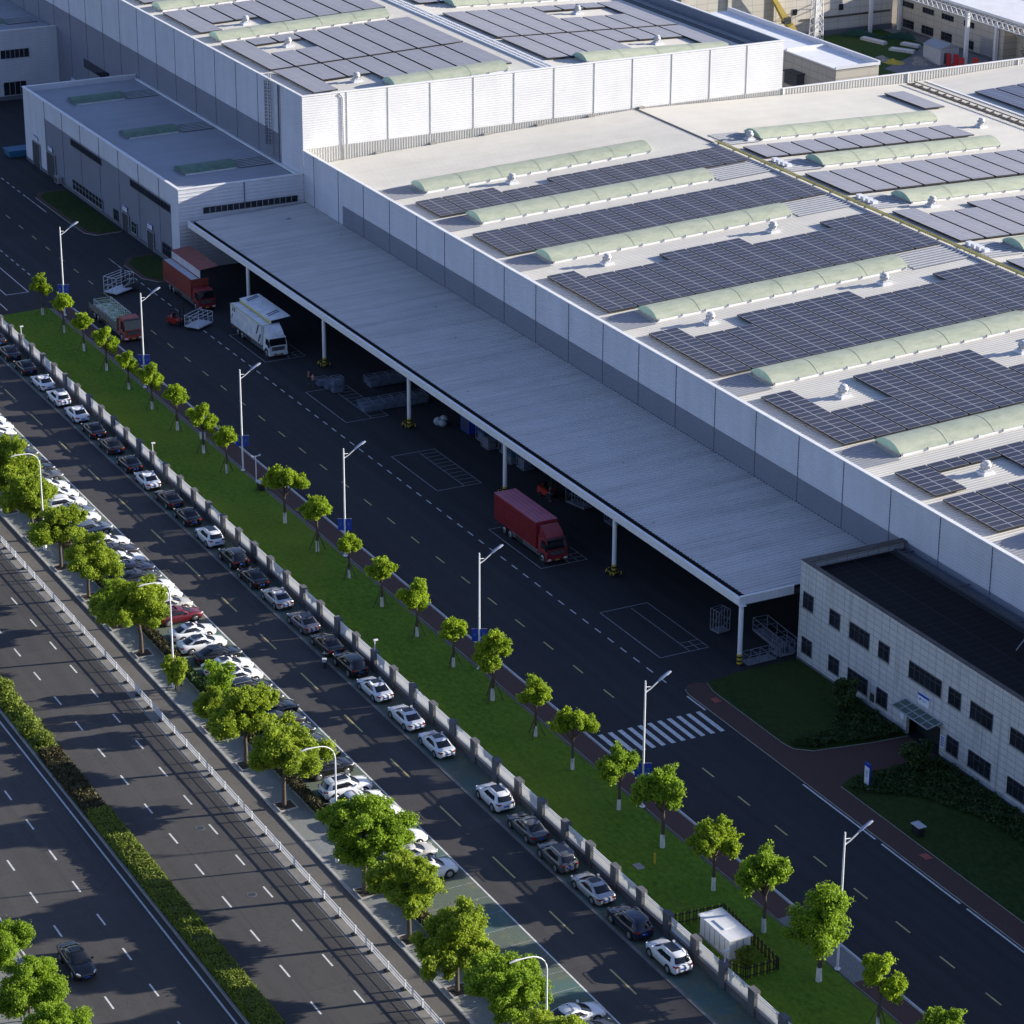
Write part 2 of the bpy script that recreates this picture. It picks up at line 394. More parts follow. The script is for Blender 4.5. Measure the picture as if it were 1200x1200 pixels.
# ------------------------------------------------------------------ camera, sun, sky
F_PX, PITCH, ROLL, YAW = 3256.96, R(22.22731), R(.31081), R(180 - 27.75349)
fw = Vector((math.cos(PITCH) * math.cos(YAW), math.cos(PITCH) * math.sin(YAW), -math.sin(PITCH)))
r0 = fw.cross(Vector((0, 0, 1))).normalized(); u0 = r0.cross(fw)
rt = math.cos(ROLL) * r0 + math.sin(ROLL) * u0; up = rt.cross(fw)
cam = bpy.data.cameras.new('camera'); co = bpy.data.objects.new('camera', cam); COL.objects.link(co)
cam.sensor_width = 36; cam.lens = 36 * F_PX / 1200; cam.clip_start = 1; cam.clip_end = 5000
co.matrix_world = Matrix(((rt.x, up.x, -fw.x, 230), (rt.y, up.y, -fw.y, -100), (rt.z, up.z, -fw.z, 114), (0, 0, 0, 1)))
scene.camera = co
SUN_EL, SUN_AZ = R(15.4), R(75)
sun = bpy.data.lights.new('sun', 'SUN'); sun.energy = 5.0; sun.angle = R(.53); sun.color = (1, .93, .80)
so = bpy.data.objects.new('sun', sun); COL.objects.link(so)
sd = Vector((math.cos(SUN_EL) * math.cos(SUN_AZ), math.cos(SUN_EL) * math.sin(SUN_AZ), math.sin(SUN_EL)))
so.rotation_euler = sd.to_track_quat('Z', 'Y').to_euler(); so.location = (0, 0, 200)
world = bpy.data.worlds.new('World'); scene.world = world; world.use_nodes = True
wn = world.node_tree; bg = wn.nodes['Background']; sky = wn.nodes.new('ShaderNodeTexSky')
sky.sky_type = 'NISHITA'; sky.sun_disc = False; sky.sun_elevation = SUN_EL; sky.sun_rotation = R(90) - SUN_AZ
sky.air_density = 1.0; sky.dust_density = .7; sky.ozone_density = 1.2
tint = wn.nodes.new('ShaderNodeMix'); tint.data_type = 'RGBA'; tint.blend_type = 'MULTIPLY'; tint.inputs[0].default_value = 1
tint.inputs[7].default_value = (.915, .92, 1.21, 1)
wn.links.new(sky.outputs[0], tint.inputs[6]); wn.links.new(tint.outputs[2], bg.inputs['Color']); bg.inputs['Strength'].default_value = .085
vs = scene.view_settings; scene.display_settings.display_device = 'sRGB'
vs.view_transform = 'Standard'; vs.look = 'None'; vs.exposure = 1.03; vs.gamma = 1; vs.use_curve_mapping = False
scene.cycles.max_bounces = 6; scene.cycles.diffuse_bounces = 3; scene.cycles.transparent_max_bounces = 6

# ------------------------------------------------------------------ the ground
def surf(name, fn):
    b = MB(); fn(b); return tag(b.build(name), kind='structure')
X0, X1 = -420, 210
surf('ground', lambda b: b.sheet(-1600, 1400, -1400, 1600, -.06, 'bare'))
def dashes(b, y, x_start, period, length, w, mat, z, xa=X0, xb=X1):
    k = math.floor((xa - x_start) / period)
    while True:
        x = x_start + k * period; k += 1
        if x > xb: break
        b.sheet(x, x + length, y - w / 2, y + w / 2, z, mat)
def cw1(b):
    b.sheet(X0, X1, -46.6, -34.7, 0, 'main_asphalt')
def cw1l(b):
    dashes(b, -39.1, 19.85, 5.88, 1.95, .15, 'white_line', .005); dashes(b, -42.75, 19.85 + 5.88 * .02, 5.88, 1.95, .15, 'white_line', .005)
    b.sheet(X0, X1, -35.38, -35.22, .005, 'white_line'); b.sheet(X0, X1, -46.3, -46.15, .005, 'white_line')
r1 = surf('main_road', cw1)
b = MB(); cw1l(b); b.build('lane_marking', r1)
r2 = surf('main_road', lambda b: b.sheet(X0, X1, -32.35, -22.95, 0, 'main_asphalt'))
b = MB()
dashes(b, -29.15, 4.05, 5.9, 1.95, .15, 'white_line', .005); dashes(b, -25.57, 4.1, 5.9, 1.95, .15, 'white_line', .005)
b.build('lane_marking', r2)
surf('median_strip', lambda b: (b.box(X0, X1, -34.7, -32.35, -.05, .14, 'kerb'), b.sheet(X0, X1, -34.5, -32.5, .145, 'soil')))
surf('concrete_strip', lambda b: b.sheet(X0, X1, -22.95, -21.75, .004, 'gutter_strip'))
surf('bike_lane', lambda b: b.sheet(X0, X1, -21.75, -19.75, .0, 'bike_asphalt'))
def swalk(b):
    b.box(X0, X1, -19.75, -19.5, -.05, .15, 'kerb'); b.sheet(X0, X1, -19.5, -16.95, .13, 'walk_pavers')
    b.box(X0, X1, -16.95, -16.8, -.05, .17, 'kerb')
surf('sidewalk', swalk)
surf('planting_bed', lambda b: b.sheet(X0, X1, -16.8, -15.9, .12, 'soil'))
def lot(b):
    b.sheet(X0, X1, -15.9, -9.85, .02, 'bay_pavers'); b.box(X0, X1, -15.95, -15.8, -.02, .18, 'kerb')
pk = surf('parking_bays', lot)
b = MB()
for x0, x1 in ((X0, 5.0), (5.6, X1)): b.sheet(x0, x1, -9.95, -9.8, .026, 'white_line')
b.sheet(-1.0, -.86, -15.6, -9.95, .026, 'white_line'); b.sheet(2.6, 5.6, -9.95, -9.85, .027, 'white_line')
k = 0
while -80 + k * 2.55 < 100:
    x = -80 + k * 2.55; k += 1; b.sheet(x, x + .07, -15.6, -9.95, .026, 'faint_line')
b.build('bay_marking', pk)
ln = surf('parking_lane', lambda b: b.sheet(X0, X1, -9.85, -3.62, 0, 'lane_asphalt'))
b = MB(); dashes(b, -6.68, 19.75, 9.93, 4.0, .16, 'yellow_line', .005); b.build('lane_marking', ln)
b = MB()                                   # worn bay numerals stencilled at the mouth of each bay
def digit(b, ch, x, y, s, z):
    seg = {'0': 'abcdef', '1': 'bc', '2': 'abged', '3': 'abgcd', '4': 'fgbc', '5': 'afgcd', '7': 'abc', '9': 'abfgcd', '6': 'afgecd', '8': 'abcdefg'}[ch]
    w, h, t = s * .55, s, s * .14
    L = {'a': (0, w, h - t, h), 'd': (0, w, 0, t), 'g': (0, w, h / 2 - t / 2, h / 2 + t / 2), 'b': (w - t, w, h / 2, h), 'c': (w - t, w, 0, h / 2), 'e': (0, t, 0, h / 2), 'f': (0, t, h / 2, h)}
    for q in seg:
        a0, a1, c0, c1 = L[q]; b.sheet(x + c0, x + c1, y - a1, y - a0, z, 'faint_line')
for x, txt in ((80.9, '51'),):
    for i, ch in enumerate(txt): digit(b, ch, x, -4.0 - .55 * i, .8, .006)
b.build('bay_numeral', ln)
def fbay(b):
    b.box(X0, X1, -3.62, -3.3, -.05, .03, 'gutter_strip'); b.sheet(X0, X1, -3.3, -.05, .01, 'bay_pavers')
surf('parking_bays', fbay)
def lawn(b): b.poly([(-106.8, .05), (X1, .05), (X1, 8.8), (-107.4, 8.3)], -.05, .12, 'lawn', 'kerb')
surf('lawn', lawn)
surf('brick_path', lambda b: b.poly([(-107, 8.9), (69, 8.9), (69, 11.0), (-107, 11.0)], -.05, .09, 'brick_path', 'kerb'))
surf('paver_apron', lambda b: b.poly([(69.01, 8.9), (79.7, 8.9), (79.7, 11.0), (69.01, 11.0)], -.05, .09, 'grey_pavers', 'kerb'))
surf('brick_path', lambda b: b.poly([(79.71, 8.9), (X1, 8.9), (X1, 11.0), (79.71, 11.0)], -.05, .09, 'brick_path', 'kerb'))
surf('kerb_line', lambda b: b.box(-107, X1, 11.0, 11.16, -.05, .11, 'kerb'))
yd = surf('yard_road', lambda b: (b.sheet(-420, X1, 11.16, 48.5, 0, 'yard_asphalt'), b.sheet(-420, -107.41, .05, 11.15, 0, 'yard_asphalt')))
b = MB()
b.sheet(-106, X1, 11.25, 11.4, .005, 'white_line')
dashes(b, 17.15, 8.2, 5.94, 1.95, .15, 'yellow_line', .005, -330, 30); dashes(b, 17.15, 8.2, 5.94, 1.95, .15, 'yellow_line', .005, 44, X1)
dashes(b, 23.15, 11.1, 2.52, 1.2, .14, 'white_line', .005, -123, 27); dashes(b, 22.9, -172, 2.6, 1.2, .16, 'white_line', .005, -172, -156)
b.sheet(-160, -151, 22.85, 23.0, .005, 'white_line'); b.sheet(-125, -119.4, 23.05, 23.2, .005, 'white_line')
dashes(b, 10.9, -150, 2.4, 1.1, .15, 'white_line', .005, -190, -121)
for x0, x1, y0, y1 in ((-135, -115.3, 8.2, 8.34), (-115.45, -115.3, 5.2, 8.2), (-121, -115.3, 5.1, 5.24), (-121, -109, 3.2, 3.34)): b.sheet(x0, x1, y0, y1, .005, 'white_line')
for x0 in (24.5, 52.0, 64, 76, 88): b.sheet(30.8 if x0 < 30 else x0 - 1.5, x0 + 9.6, 23.3, 23.48, .005, 'white_line')
for i in range(11):                         # zebra crossing
    y = 12.0 + i * 1.035; b.sheet(34.05, 38.5, y, y + .45, .006, 'white_line')
for k in range(5):                          # truck bays along the dock
    xa, xb = 10.55 - 24.25 * k, 22.5 - 24.25 * k
    for x0, x1, y0, y1 in ((xa, xb, 25.35, 25.47), (xa, xb, 30.8, 30.9), (xa, xa + .12, 25.35, 30.9), (xb - .12, xb, 25.35, 30.9), (xa + .5, xb, 28.7, 28.8)):
        b.sheet(x0, x1, y0, y1, .005 + .0005 * k, 'faint_line')
    if k in (2, 3):
        for i in range(10): x = xa + 1 + i * 1.12; b.sheet(x, x + .09, 28.8, 30.8, .0055, 'faint_line')
    else:
        for x in (xb - 2.1, xb - 1.1): b.sheet(x, x + .09, 28.8, 30.8, .0055, 'faint_line')
        b.sheet(xb - 2.1, xb, 29.75, 29.84, .0056, 'faint_line')
b.build('yard_marking', yd)
b = MB()                                    # raised kerb, brick walk and lawns by the office
b.poly([(28.9, 24.6), (29.6, 23.9), (30.6, 23.65), (200, 23.65), (200, 25.95), (52.5, 25.95), (51.4, 28), (51.6, 33.6), (51.6, 36.95), (47.2, 36.95), (46.8, 33), (45.8, 27.6), (44.6, 26.2), (43.2, 25.95), (31.2, 25.95), (29.4, 26.4), (28.9, 25.6)], -.05, .11, 'brick_path', 'kerb')
tag(b.build('brick_path'), kind='structure')
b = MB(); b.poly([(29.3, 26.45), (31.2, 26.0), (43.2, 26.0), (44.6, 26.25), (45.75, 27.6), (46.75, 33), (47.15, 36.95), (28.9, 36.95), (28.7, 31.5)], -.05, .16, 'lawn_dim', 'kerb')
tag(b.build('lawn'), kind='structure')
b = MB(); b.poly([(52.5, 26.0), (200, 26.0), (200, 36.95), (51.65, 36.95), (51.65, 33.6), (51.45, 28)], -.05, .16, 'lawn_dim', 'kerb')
tag(b.build('lawn'), kind='structure')
for pts in ([(-161.5, 25.2), (-159, 23.95), (-147, 24.0), (-138, 24.2), (-136.2, 25.5), (-136.4, 29.3), (-161.4, 29.3)], [(-123.9, 25.4), (-121, 23.9), (-114, 23.9), (-111.5, 25.4), (-111.6, 29.3), (-123.9, 29.3)]):
    b = MB(); b.poly(pts, -.05, .1, 'brick_path', 'kerb'); tag(b.build('brick_path'), kind='structure')
    cx = sum(p[0] for p in pts) / len(pts); b = MB(); b.poly([(cx + (x - cx) * .95, y + (.7 if y < 27 else 0)) for x, y in pts], .1, .14, 'lawn_dim'); tag(b.build('lawn'), kind='structure')
surf('sidewalk', lambda b: (b.box(X0, X1, -46.85, -46.6, -.05, .15, 'kerb'), b.sheet(X0, X1, -53, -46.85, .13, 'walk_pavers')))
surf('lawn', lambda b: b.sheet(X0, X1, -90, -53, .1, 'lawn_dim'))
surf('dock_floor', lambda b: b.sheet(-114.5, 28.2, 31.3, 48.5, .012, 'yard_asphalt'))
# ------------------------------------------------------------------ buildings
YW = 48.6                                    # plane of the long factory wall
def zr(y):                                   # low hall roof
    if y < 101.5: return 12.6 + (y - 50) * .042
    if y < 149.7: return 14.763 - (y - 101.5) * .026
    return 13.51 + (y - 149.7) * .03
def zt(y): return 20.7 + (y - 49) * .034 if y < 88 else 22.026 - (y - 88) * .034
def wall_x(b, x0, x1, z0, z1, y, mat, pitch=.34, h=.03):      # faces -y, horizontal ribs
    b.ribs('z', z0, z1, x0, x1, lambda z, x, d: (x, y - d, z), mat, pitch, h)
def wall_y(b, y0, y1, z0, z1, x, mat, pitch=.34, h=.03, s=1):  # faces +x, horizontal ribs
    b.ribs('z', z0, z1, y0, y1, lambda z, y, d: (x + s * d, y, z), mat, pitch, h)
def vwall_y(b, y0, y1, z0, z1, x, mat, pitch=.45, h=.06):       # faces +x, vertical ribs
    b.ribs('y', y0, y1, z0, z1, lambda y, z, d: (x + d, y, z), mat, pitch, h)
def vwall_x(b, x0, x1, z0, z1, y, mat, pitch=.45, h=.05):
    b.ribs('x', x0, x1, z0, z1, lambda x, z, d: (x, y - d, z), mat, pitch, h)
def roof_y(b, x0, x1, ys, fz, mat, pitch=.45, h=.045):         # ribs run along y
    b.ribs('x', x0, x1, 0, 0, lambda x, y, d: (x, y, fz(y) + d), mat, pitch, h, ys)
def window_x(parent, x0, x1, z0, z1, y, nv=2, trans=.3, fr='frame_dark', nh=1):
    b = MB(); w = .06
    for a0, a1, c0, c1 in ((x0, x1, z0 - w, z0), (x0, x1, z1, z1 + w), (x0 - w, x0, z0 - w, z1 + w), (x1, x1 + w, z0 - w, z1 + w)):
        b.box(a0, a1, y - .07, y + .02, c0, c1, fr)
    for i in range(1, nv): x = x0 + (x1 - x0) * i / nv; b.box(x - .03, x + .03, y - .055, y, z0, z1, fr)
    if trans: zz = z1 - (z1 - z0) * trans; b.box(x0, x1, y - .05, y, zz - .025, zz + .025, fr)
    f = b.build('window', parent)
    g = MB(); g.box(x0, x1, y - .03, y - .004, z0, z1, 'glass'); g.build('pane', f)
    s = MB(); s.box(x0 - .12, x1 + .12, y - .13, y - .001, z0 - w - .07, z0 - w, 'concrete'); s.build('sill', f)
    return f
def window_y(parent, y0, y1, z0, z1, x, nv=2):
    b = MB(); w = .06
    for a0, a1, c0, c1 in ((y0, y1, z0 - w, z0), (y0, y1, z1, z1 + w), (y0 - w, y0, z0 - w, z1 + w), (y1, y1 + w, z0 - w, z1 + w)):
        b.box(x - .02, x + .09, a0, a1, c0, c1, 'frame_dark')
    for i in range(1, nv): q = y0 + (y1 - y0) * i / nv; b.box(x, x + .08, q - .04, q + .04, z0, z1, 'frame_light')
    f = b.build('window', parent); g = MB(); g.box(x + .035, x + .05, y0, y1, z0, z1, 'glass'); g.build('pane', f); return f
def door_x(parent, x0, x1, z1, y, mat='door_grey', sign=True):
    b = MB(); b.box(x0, x1, y - .06, y - .002, .05, z1, mat)
    for i in range(1, int(z1 / .45)): b.box(x0 + .03, x1 - .03, y - .075, y - .06, i * .45, i * .45 + .03, 'frame_dark')
    b.box(x0 - .12, x0, y - .1, y - .002, 0, z1 + .12, 'frame_light'); b.box(x1, x1 + .12, y - .1, y - .002, 0, z1 + .12, 'frame_light'); b.box(x0, x1, y - .1, y - .002, z1, z1 + .12, 'frame_light')
    d = b.build('door', parent)
    h = MB(); h.box(x1 - .25, x1 - .12, y - .13, y - .06, 1.0, 1.25, 'steel'); h.build('handle', d)
    if sign:
        cx = (x0 + x1) / 2; s = MB(); s.box(cx - .85, cx + .85, y - .12, y - .03, z1 + .4, z1 + 1.15, 'sign_white'); s.box(cx - .84, cx + .84, y - .126, y - .12, z1 + 1.0, z1 + 1.14, 'blue_sign')
        for i in range(2): s.box(cx - .6, cx + .5 - .3 * i, y - .125, y - .12, z1 + .6 + .18 * i, z1 + .67 + .18 * i, 'sign_grey')
        s.build('door_sign', parent)
def ventilator(parent, x, y, z, s=1.0):
    b = MB(); b.box(x - .85 * s, x + .85 * s, y - .85 * s, y + .85 * s, z - .15, z + .38 * s, 'white_paint'); b.box(x - .6 * s, x + .6 * s, y - .6 * s, y + .6 * s, z + .38 * s, z + .62 * s, 'white_dull')
    v = b.build('roof_ventilator', parent)
    c = MB(); c.lathe([(.42 * s, .62 * s), (.42 * s, .8 * s), (.66 * s, .86 * s), (.70 * s, 1.05 * s), (.70 * s, 1.22 * s), (.5 * s, 1.26 * s), (.52 * s, 1.42 * s), (.56 * s, 1.46 * s), (.5 * s, 1.66 * s), (.2 * s, 1.7 * s)], (x, y, z), 'white_dull', 14)
    for k in range(8):
        t = k * PI / 4; c.bar((x + .71 * s * math.cos(t), y + .71 * s * math.sin(t), z + .86 * s), (x + .71 * s * math.cos(t), y + .71 * s * math.sin(t), z + 1.22 * s), .07, 'steel')
    c.build('cap', v)
def skylight(parent, f, y0, y1, fz, w=4.7, h=.85, curb=.40, mat='fibreglass', endm='fibre_end', ribs=True):
    xa, xb = f - w, f; N = 12
    b = MB(); ys = [y0 + .15, y1 - .15]
    for xx0, xx1, yy0, yy1 in ((xa + .12, xa + .3, *ys), (xb - .3, xb - .12, *ys)):
        vs = [(xx0, yy0, fz(yy0) - .1), (xx1, yy0, fz(yy0) - .1), (xx1, yy1, fz(yy1) - .1), (xx0, yy1, fz(yy1) - .1)]
        vs += [(a, c, fz(c) + curb) for a, c, _ in vs]
        b.add(vs, [(0, 3, 2, 1), (4, 5, 6, 7), (0, 1, 5, 4), (1, 2, 6, 5), (2, 3, 7, 6), (3, 0, 4, 7)], 'cap')
    for yy in ys: b.quad((xa + .13, yy, fz(yy) - .1), (xb - .13, yy, fz(yy) - .1), (xb - .13, yy, fz(yy) + curb), (xa + .13, yy, fz(yy) + curb), 'steel')
    n = int((y1 - y0) / 3)
    for i in range(n + 1):                        # fixing brackets along the curb
        yy = y0 + .3 + (y1 - y0 - .6) * i / n; b.box(xb - .13, xb + .02, yy - .04, yy + .04, fz(yy) + .1, fz(yy) + curb + .03, 'white_dull')
    cb = MB()
    prof = []
    for i in range(N + 1):
        t = i / N; x = xa + (xb - xa) * t
        prof.append((x, curb + h * (1 - abs(2 * t - 1) ** 2.2) - .04))
    m = max(2, int((y1 - y0) / 5.6)); yy = [y0 + (y1 - y0) * i / m for i in range(m + 1)]
    vs = []; fs = []; rows = yy; K = N + 1
    for q in rows:
        for x, dz in prof: vs.append((x, q, fz(q) + dz))
    for q in rows[1:-1]:
        st = [(x, qq, fz(q) + dz + .025) for qq in (q - .05, q + .05) for x, dz in prof]
        cb.add(st, [(i, i + 1, K + i + 1, K + i) for i in range(N)], mat, True)
    for j in range(len(rows) - 1):
        for i in range(N): fs.append((j * K + i, j * K + i + 1, (j + 1) * K + i + 1, (j + 1) * K + i))
    cb.add(vs, fs, mat, True)
    for q in (y0, y1): cb.add([(x, q, fz(q) + dz) for x, dz in prof], [tuple(range(K))], endm)
    c = cb.build('skylight', parent); b.build('skylight_curb', c)
    return c

def bare(parent, x0, x1, y0, y1, fz, base='roof_bare', pitch=.78):
    q = MB(); q.quad((x0, y0, fz(y0) + .075), (x1, y0, fz(y0) + .075), (x1, y1, fz(y1) + .075), (x0, y1, fz(y1) + .075), base); x = x0 + .1
    while x < x1 - .15:
        q.quad((x, y0, fz(y0) + .17), (x + .13, y0, fz(y0) + .17), (x + .13, y1, fz(y1) + .17), (x, y1, fz(y1) + .17), 'white_dull')
        for xx in (x, x + .13): q.quad((xx, y0, fz(y0) + .06), (xx, y0, fz(y0) + .17), (xx, y1, fz(y1) + .17), (xx, y1, fz(y1) + .06), 'white_dull')
        x += pitch
    q.build('bare_sheet', parent)
# ---- low hall
low = thing('low_factory_hall', 'long low white factory hall with green rooflights on its pale roof', 'factory hall', (-8, 100, 0))
low.location = (0, 0, 0)
b = MB()
wall_x(b, -114.9, -102, 7.0, 14.75, YW, 'white_panel_shade'); wall_x(b, -102, 110, 10.2, 14.75, YW, 'white_panel_shade'); wall_x(b, -102, 110, 7.0, 10.2, YW, 'grey_panel')
b.box(-114.9, 110, YW + .02, YW + .2, 12.4, 14.75, 'white_sheet')
x = 2.0 - 8.1 * 14
while x < 108: b.box(x - .045, x + .045, YW - .06, YW, 7.0, 14.74, 'seam'); x += 8.1
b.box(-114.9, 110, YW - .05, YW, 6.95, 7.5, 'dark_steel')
b.build('front_wall', low)
b = MB(); b.box(-114.95, 110, YW - .12, YW + .34, 14.75, 14.86, 'cap'); b.box(-114.9, 110, YW + .2, YW + 1.3, 12.3, 12.62, 'white_dull'); b.build('parapet_cap', low)
b = MB(); b.box(-114.9, 110, YW, YW + .2, 0, 7.0, 'plinth'); b.box(109.8, 110, YW, 230, 0, 13.0, 'white_panel_shade'); b.box(-114.9, 110, 229.8, 230, 0, 13.0, 'white_panel_shade'); b.box(-114.9, -114.7, 127, 230, 0, 12.4, 'white_panel_shade'); b.build('base_wall', low)
b = MB(); roof_y(b, -114.9, 110, [49.6, 75, 101.5, 125, 149.7, 190, 230], zr, 'roof_sheet', .5, .045); b.build('roof', low)
b = MB(); vwall_y(b, 127.05, 200, 12.3, 15.0, -115, 'flash_panel', .5, .06); b.box(-115.3, -114.85, 127.05, 200, 15.0, 15.1, 'cap'); b.box(-115.2, -115.02, 127.05, 200, 0, 15.0, 'white_sheet')
for y in (127.2, 150, 171): b.box(-114.95, -114.8, y - .1, y + .1, 12.3, 14.98, 'cap')
b.build('end_parapet', low)
b = MB()                                     # ridge walkway with yellow pipes
for y, w, dz, m in ((101.2, .5, .06, 'white_dull'), (102.7, .45, .06, 'white_dull')):
    b.sheet(-93, 110, y - w / 2, y + w / 2, zr(y) + dz + .06, m)
for y in (101.75, 102.2): b.tube([(-93, y, zr(101.5) + .3), (110, y, zr(101.5) + .3)], .1, 'yellow_pipe', 6)
for i in range(50): x = -92 + i * 4; b.box(x, x + .08, 101.5, 102.5, zr(101.5) - .05, zr(101.5) + .22, 'steel')
b.box(-114.8, -93, 101.4, 101.7, 14.7, 14.86, 'dark_steel')
b.build('ridge_walkway', low)
b = MB(); z = zr(149.7)
b.box(-114, 110, 149.2, 150.2, z - .02, z + .06, 'dark_steel')
for y in (148.9, 150.5): b.tube([(-114, y, z + .35), (110, y, z + .35)], .09, 'deck', 5)
for i in range(110): x = -113.5 + i * 2; b.box(x, x + .1, 149.0, 150.4, z + .06, z + .3, 'deck')
b.sheet(-114, 110, 152.6, 153.1, zr(153) + .1, 'cap')
b.build('valley_gutter', low)
NEAR_F = [-93.6, -77.2, -58.0, -32.6, -7.9, 16.0, 42.6]
FAR_F = [-91.6, -75.8, -55.4, -31.4, -7.5, 17]
for i, f in enumerate(NEAR_F):
    skylight(low, f, 57.0, 92.0, zr)
    if i: 
        bare(low, f - 5.6, f + .5, 92.7, 101, zr)
    q = MB(); roof_y(q, f - 4.8, f + .6, [50, 56.6], lambda y: zr(y) + .055, 'roof_bare', .5, .05); q.build('bare_sheet', low)
for f, y1 in zip(FAR_F, (139, 138.5, 142, 142, 142, 142)):
    skylight(low, f, 108.5, y1, zr)
    bare(low, f - 5.6, f + .5, 103.1, 108, zr)
    q = MB()
    if f in (-75.8, -55.4, -31.4):
        for j in range(4): q.box(f - 5.5 + j * 1.1, f - 4.8 + j * 1.1, 103.6, 104.4, zr(104) + .1, zr(104) + .55, 'sign_white')
        q.build('inverter_box', low)
NEAR_FAN = [(-91.5, 68.9), (-54.3, 62.6), (-54.1, 86.5), (-29, 62), (-29.7, 86.6), (-1.35, 61.7), (-2.1, 86), (23.9, 61.7), (23.5, 86)]
FAR_FAN = [(-92.6, 107.2), (-87, 143.2), (-53.6, 110.6), (-53.5, 135), (-29, 112)]
for x, y in NEAR_FAN + FAR_FAN: ventilator(low, x, y, zr(y), .8)

# ---- tall hall
tall = thing('tall_factory_hall', 'tall white factory hall rising behind the low hall, one face sunlit', 'factory hall')
XT = -115.0
b = MB()
wall_x(b, -330, XT - 8.2, 15.2, 22.3, YW, 'white_panel_shade'); wall_x(b, -330, XT - 8.2, 0, 15.2, YW, 'grey_panel'); wall_x(b, XT - 8.2, XT, 0, 22.3, YW, 'white_panel_shade')
x = -115 - 8.1 * 26 + .4
while x < -118: b.box(x - .045, x + .045, YW - .06, YW, 0, 22.28, 'seam'); x += 8.1
b.box(XT - 8.35, XT - 8.05, YW - .14, YW, 11, 22.2, 'plinth')
b.build('front_wall', tall)
b = MB(); wall_y(b, YW, 127, 14.9, 22.3, XT, 'white_sheet'); vwall_y(b, YW, 127, 12.4, 14.9, XT, 'flash_panel', .4, .07); b.box(XT - .25, XT - .02, YW + .03, 126.98, 0, 22.28, 'white_sheet')
for y in (55.3, 61.6, 68.2, 75, 81.5, 88, 94.6, 101, 107.6, 114.2, 120.6): b.box(XT, XT + .06, y - .05, y + .05, 14.9, 22.28, 'steel')
for y in (60, 68.5, 77, 85.5, 94, 102.5): b.box(XT, XT + .55, y - .5, y + .5, zr(y) + .02, zr(y) + .3, 'concrete')
b.tube([(XT + .12, 54.7, 12.8), (XT + .12, 54.7, 21.6), (XT + .12, 54.2, 22.1), (XT - .4, 54.2, 22.4)], .08, 'steel', 6)
b.build('gable_wall', tall)
b = MB(); b.box(-330, XT - .3, YW - .08, YW + .3, 22.3, 22.42, 'cap'); b.box(XT - .3, XT + .1, YW - .08, 127.1, 22.3, 22.44, 'cap'); b.box(-330, XT - .3, 126.7, 127.1, 22.3, 22.42, 'cap')
b.box(-330, XT - .3, YW + .06, YW + .22, 20.3, 22.3, 'white_sheet'); b.box(-330, XT - .3, 126.75, 127, 0, 22.3, 'grey_panel')
b.box(-330, XT - .3, YW + .9, YW + 1.9, 20.9, 21.3, 'white_dull')
for i in range(100): b.box(-330 + i * 2.15, -329.6 + i * 2.15, YW + .25, YW + 1.0, 20.9, 21.25, 'steel')
b.build('parapet', tall)
b = MB(); roof_y(b, -330, XT - .25, [YW + .2, 88, 126.8], zt, 'roof_sheet', .5, .045)
b.box(-330, XT - .3, 123.4, 124.6, 20.8, 20.95, 'dark_steel'); b.box(-330, XT - .3, 125.3, 126.6, 20.6, 20.9, 'steel'); b.tube([(-330, 125, 21.4), (XT - 1, 125, 21.4)], .06, 'dark_steel', 4); b.build('roof', tall)
b = MB()
for y in (86.9, 87.7, 88.6): b.box(-330, XT - .3, y - .15, y + .15, zt(y), zt(y) + .2, 'cap')
b.build('ridge_walkway', tall)
for f in (-229.5, -205.5, -181.3, -157.0, -117.4): skylight(tall, f, 53.5 if f != -117.4 else 64, 82.0, zt, 4.6)
for f in (-229.5, -205.5, -182, -159.5, -116.6): skylight(tall, f, 94.3, 119, zt, 4.6)
for x, y in ((-166.1, 61.5), (-149.1, 61.3), (-124.3, 61.1), (-149.4, 110.8), (-125.6, 111.3), (-190, 61.4), (-175, 111)): ventilator(tall, x, y, zt(y), .8)
b = MB()                                     # caged access ladder
for s in (-.35, .35): b.tube([(-125.6 + s, YW - .3, 11.4), (-125.6 + s, YW - .3, 23.4), (-125.6 + s, YW + .8, 23.4)], .05, 'steel', 5)
for i in range(36): b.bar((-125.95, YW - .3, 11.6 + i * .32), (-125.25, YW - .3, 11.6 + i * .32), .04, 'steel')
b.build('ladder', tall)
b = MB()
for i in range(19):
    z = 13.4 + i * .5; b.tube([(-125.6 + .45 * math.cos(t), YW - .35 - .75 * math.sin(t), z) for t in [PI * k / 8 for k in range(9)]], .035, 'dark_steel', 4, caps=False)
for k in range(1, 8, 2):
    t = PI * k / 8; b.bar((-125.6 + .45 * math.cos(t), YW - .35 - .75 * math.sin(t), 13.4), (-125.6 + .45 * math.cos(t), YW - .35 - .75 * math.sin(t), 22.6), .045, 'dark_steel')
b.build('ladder_cage', tall)
window_x(tall, -205.5, -193.5, 7.6, 9.0, YW - .04, 8, 0); window_x(tall, -240, -232, 7.6, 9.0, YW - .04, 6, 0)
door_x(tall, -212.6, -210.2, 3.4, YW - .04)

